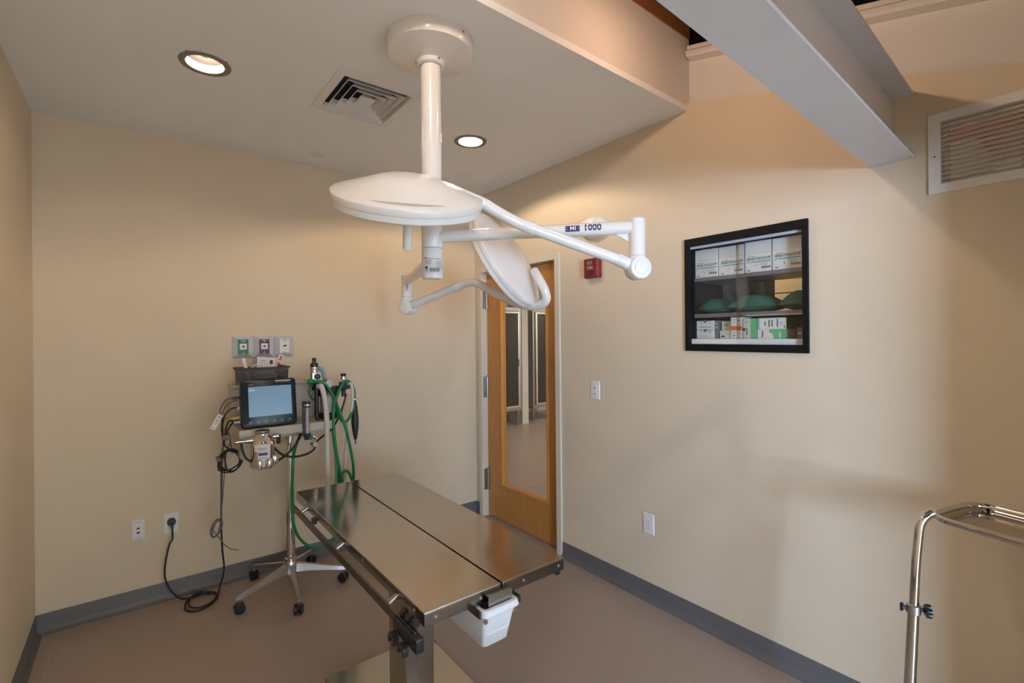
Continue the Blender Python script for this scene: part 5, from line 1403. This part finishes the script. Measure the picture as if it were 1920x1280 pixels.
for i in range(4):
    ya, yb = YS[i] - 0.002, YS[i + 1] + 0.002
    xf = 0.046 + (0.0, 0.004, 0.002, -0.002)[i]
    z0, z1 = 1.8205, (1.968, 1.967, 1.970, 1.968)[i]
    t = thing('glove_box', (xf, (ya + yb) / 2, z0), 'white glove carton on the top cabinet shelf, %s of four' % ordn[i], 'box', 'glove cartons on the top cabinet shelf')
    MB().rbox((xf, yb, z0), (xf + 0.24, ya, z1), 0.003).build('carton', M_CARD, t)
    yc, wv = (ya + yb) / 2, ya - yb
    mb = MB().mat(M_INK)
    xp = xf - 0.0006
    put_text(mb, 'SENSI-TOUCH PF', 0.0185, (xp, yc - 0.003, z0 + 0.0635), ux, uz, 0.80, 0.0003)
    put_text(mb, ('6', '7', '7', '8')[i], 0.013, (xp, yc + 0.012, z0 + 0.030), ux, uz)
    for k in range(16):
        quad(mb, (xp, yc - 0.018 - k * 0.0026, z0 + 0.0205), ux, uz, 0.0011 if k % 3 else 0.0019, 0.010)
    quad(mb, (xp, yc + 0.045, z0 + 0.010), ux, uz, 0.014, 0.004)
    mb.mat(M_INKG)
    quad(mb, (xp, yc + 0.030, z0 + 0.0765), ux, uz, 0.034, 0.0032)
    for k in range(3):
        quad(mb, (xp, yc - 0.026, z0 + 0.040 - k * 0.005), ux, uz, 0.040 - 0.006 * k, 0.0014)
    quad(mb, (xp, yc, z0 + 0.0905), ux, uz, wv * 0.96, 0.0009)
    mb.mat(M_CYAN)
    quad(mb, (xp, yc - 0.012, z0 + 0.0495), ux, uz, wv * 0.72, 0.0052)
    quad(mb, (xp, yc + 0.046, z0 + 0.0490), ux, uz, 0.022, 0.0036)
    mb.build('print', None, t, smooth=0)

# folded green drape packs on the middle shelf: soft pillow shapes
def pack(label, yc, wy, hz, x0, dx, seed):
    rnd = random.Random(seed)
    bm = bmesh.new()
    bmesh.ops.create_grid(bm, x_segments=18, y_segments=14, size=1)
    top = [v.co.copy() for v in bm.verts]
    faces = [[v.index for v in f.verts] for f in bm.faces]
    bm.free()
    vs, fs = [], []
    ph = [rnd.uniform(0, 6) for _ in range(4)]
    def prof(u, v):
        e = max(0.0, (1 - abs(u) ** 1.9)) ** 0.75 * max(0.0, (1 - abs(v) ** 3)) ** 0.55
        return e
    for sgn in (1, -1):
        for q in top:
            u, v = q.x, q.y
            k = prof(u, v)
            wr = 0.05 * math.sin(4 * u + ph[0] + 2 * v) + 0.04 * math.sin(7 * v + ph[1] - 3 * u)
            z = hz * (0.30 + 0.70 * k * (1 + wr)) if sgn > 0 else hz * 0.30 * (1 - k)
            vs.append((x0 + dx * (v + 1) / 2, yc + wy / 2 * u * (1 - 0.06 * abs(v)), 1.6305 + max(z, 0.0)))
    n = len(top)
    fs = faces + [[i + n for i in f][::-1] for f in faces]
    mb = MB().add(vs, fs)
    o = mb.build('drape_pack', M_CLOTH, smooth=70)
    return tag(o, label, 'drape pack', 'green drape packs on the middle cabinet shelf')
pack('green cloth drape pack at the left end of the middle cabinet shelf', -2.128, 0.150, 0.082, 0.055, 0.20, 1)
pack('wide green cloth drape pack in the middle of the middle cabinet shelf', -2.335, 0.250, 0.092, 0.050, 0.22, 2)
pack('green cloth drape pack cut off by the right end of the cabinet', -2.532, 0.134, 0.092, 0.055, 0.22, 3)

# small cartons on the cabinet floor
def carton(label, ya, yb, z0, z1, x0, dx, M_, prints):
    t = thing('carton', (x0, (ya + yb) / 2, z0), label, 'box', 'small cartons on the cabinet floor')
    MB().rbox((x0, yb, z0), (x0 + dx, ya, z1), 0.0015).build('box', M_, t)
    mb = MB()
    for p in prints:
        mb.mat(p[0])
        if p[1] == 'q':
            quad(mb, (x0 - 0.0005 - p[6] if len(p) > 6 else x0 - 0.0005, p[2], p[3]), ux, uz, p[4], p[5])
        elif p[1] == 'c':
            mb.lathe([(0, 0), (p[4], 0), (p[4], 0.0008), (0, 0.0008)], (x0, p[2], p[3]), (-1, 0, 0), n=18)
        elif p[1] == 't':
            put_text(mb, p[4], p[5], (x0 - 0.0006, p[2], p[3]), uz, -ux)
        elif p[1] == 'v':    # an unreadable line of print running up the face
            rr = random.Random(int(-p[2] * 10000))
            zz = p[3] - p[4] / 2
            while zz < p[3] + p[4] / 2:
                hh = rr.uniform(0.0022, 0.0045)
                quad(mb, (x0 - 0.0006, p[2], zz + hh / 2), ux, uz, p[5], hh)
                zz += hh + 0.0011
    mb.build('print', None, t, smooth=0)
    return t
z = 1.4995
for k, lab in ((0, 'white suture carton at the bottom of the pair at the cabinet floor left end'), (1, 'white suture carton on top of the pair at the cabinet floor left end')):
    za, zb = z + k * 0.0475, z + 0.0465 + k * 0.0475
    pr = [(M_INK, 'q', -2.088, zb - 0.004, 0.03, 0.0018), (M_INK, 'q', -2.130, zb - 0.004, 0.03, 0.0018), (M_GREY, 'c', -2.109, zb - 0.004, 0.009), (M_INKG, 'q', -2.085, zb - 0.015, 0.016, 0.002), (M_INKG, 'q', -2.135, zb - 0.013, 0.012, 0.006)]
    if k:
        pr += [(M_INKG, 'q', -2.108 + 0.0, za + 0.013, 0.066, 0.005)]
    else:
        pr += [(M_INKG, 'q', -2.10, za + 0.014, 0.05, 0.002)]
    carton(lab, -2.060, -2.160, za, zb, 0.050, 0.10, M_CARD, pr)
carton('narrow grey carton standing beside the pair of white cartons', -2.162, -2.180, z, z + 0.094, 0.052, 0.10, M_GREY, [(M_CARD, 'c', -2.171, z + 0.058, 0.004), (M_CARD2, 'q', -2.171, z + 0.078, 0.008, 0.006)])
carton('clear-fronted pale carton set back on the cabinet floor', -2.186, -2.246, z + 0.0415, z + 0.090, 0.075, 0.09, M_CARD2, [(M_INKG, 'q', -2.21, z + 0.07, 0.02, 0.012), (M_INKG, 'q', -2.21, z + 0.050, 0.016, 0.002)])
carton('low white carton with a small barcode on the cabinet floor', -2.186, -2.246, z, z + 0.0410, 0.056, 0.10, M_CARD2, [(M_INK, 'q', -2.203, z + 0.012, 0.018, 0.008), (M_INKG, 'q', -2.215, z + 0.028, 0.04, 0.002), (M_INKG, 'q', -2.228, z + 0.020, 0.02, 0.002)])
carton('white carton with an orange stripe standing on the cabinet floor', -2.249, -2.306, z, z + 0.107, 0.048, 0.10, M_CARD, [(M_CARDO, 'q', -2.2775, z + 0.052, 0.0565, 0.021), (M_INKG, 'q', -2.268, z + 0.095, 0.026, 0.002), (M_INKG, 'q', -2.262, z + 0.086, 0.016, 0.002), (M_INKG, 'q', -2.29, z + 0.090, 0.012, 0.006), (M_INKG, 'q', -2.262, z + 0.030, 0.018, 0.002), (M_INK, 'q', -2.266, z + 0.016, 0.010, 0.004)])
carton('green and white carton standing upright on the cabinet floor', -2.311, -2.376, z, z + 0.098, 0.048, 0.10, M_CARD2, [(M_CARDG, 'q', -2.362, z + 0.049, 0.026, 0.097), (M_INKG, 'q', -2.346, z + 0.049, 0.0015, 0.097), (M_INK, 'c', -2.316, z + 0.045, 0.007), (M_INK, 'v', -2.330, z + 0.035, 0.034, 0.0065), (M_INKG, 'q', -2.325, z + 0.082, 0.006, 0.012), (M_INKG, 'q', -2.336, z + 0.082, 0.004, 0.008)])
carton('white and green carton lying at the bottom of the right-hand stack', -2.381, -2.512, z, z + 0.0445, 0.046, 0.14, M_CARD, [(M_CARDG, 'q', -2.474, z + 0.022, 0.076, 0.0435), (M_CARD, 'c', -2.434, z + 0.008, 0.022), (M_INK, 'v', -2.405, z + 0.020, 0.026, 0.0065), (M_INKG, 'q', -2.416, z + 0.022, 0.001, 0.034), (M_CARD2, 'q', -2.485, z + 0.018, 0.007, 0.030, 0.0006)])
ct = carton('white carton with green ends on top of the right-hand stack', -2.379, -2.512, z + 0.045, z + 0.098, 0.046, 0.14, M_CARD, [(M_CARDG, 'q', -2.385, z + 0.0715, 0.012, 0.052), (M_INK, 'v', -2.418, z + 0.070, 0.014, 0.0065), (M_INK, 'v', -2.436, z + 0.072, 0.034, 0.0065), (M_INK, 'v', -2.450, z + 0.072, 0.03, 0.0065), (M_INK, 'v', -2.474, z + 0.072, 0.034, 0.0065), (M_INK, 't', -2.490, z + 0.072, 'H', 0.014), (M_INK, 'q', -2.505, z + 0.056, 0.004, 0.010)])
MB().box((0.047, -2.5135, z + 0.0455), (0.186, -2.512, z + 0.0975)).build('end_flap', M_CARDGD, ct)
carton('plain grey-brown carton at the right end of the cabinet floor', -2.560, -2.598, z, z + 0.092, 0.10, 0.12, mat('taupe_card', (0.28, 0.23, 0.20), 0.6), [(M_CARD2, 'q', -2.58, z + 0.03, 0.02, 0.03)])
carton('small grey-brown carton tucked in the right corner of the cabinet floor', -2.532, -2.5585, z, z + 0.052, 0.11, 0.10, mat('taupe_card', (0.28, 0.23, 0.20), 0.6), [(M_CARD2, 'q', -2.545, z + 0.025, 0.016, 0.012)])
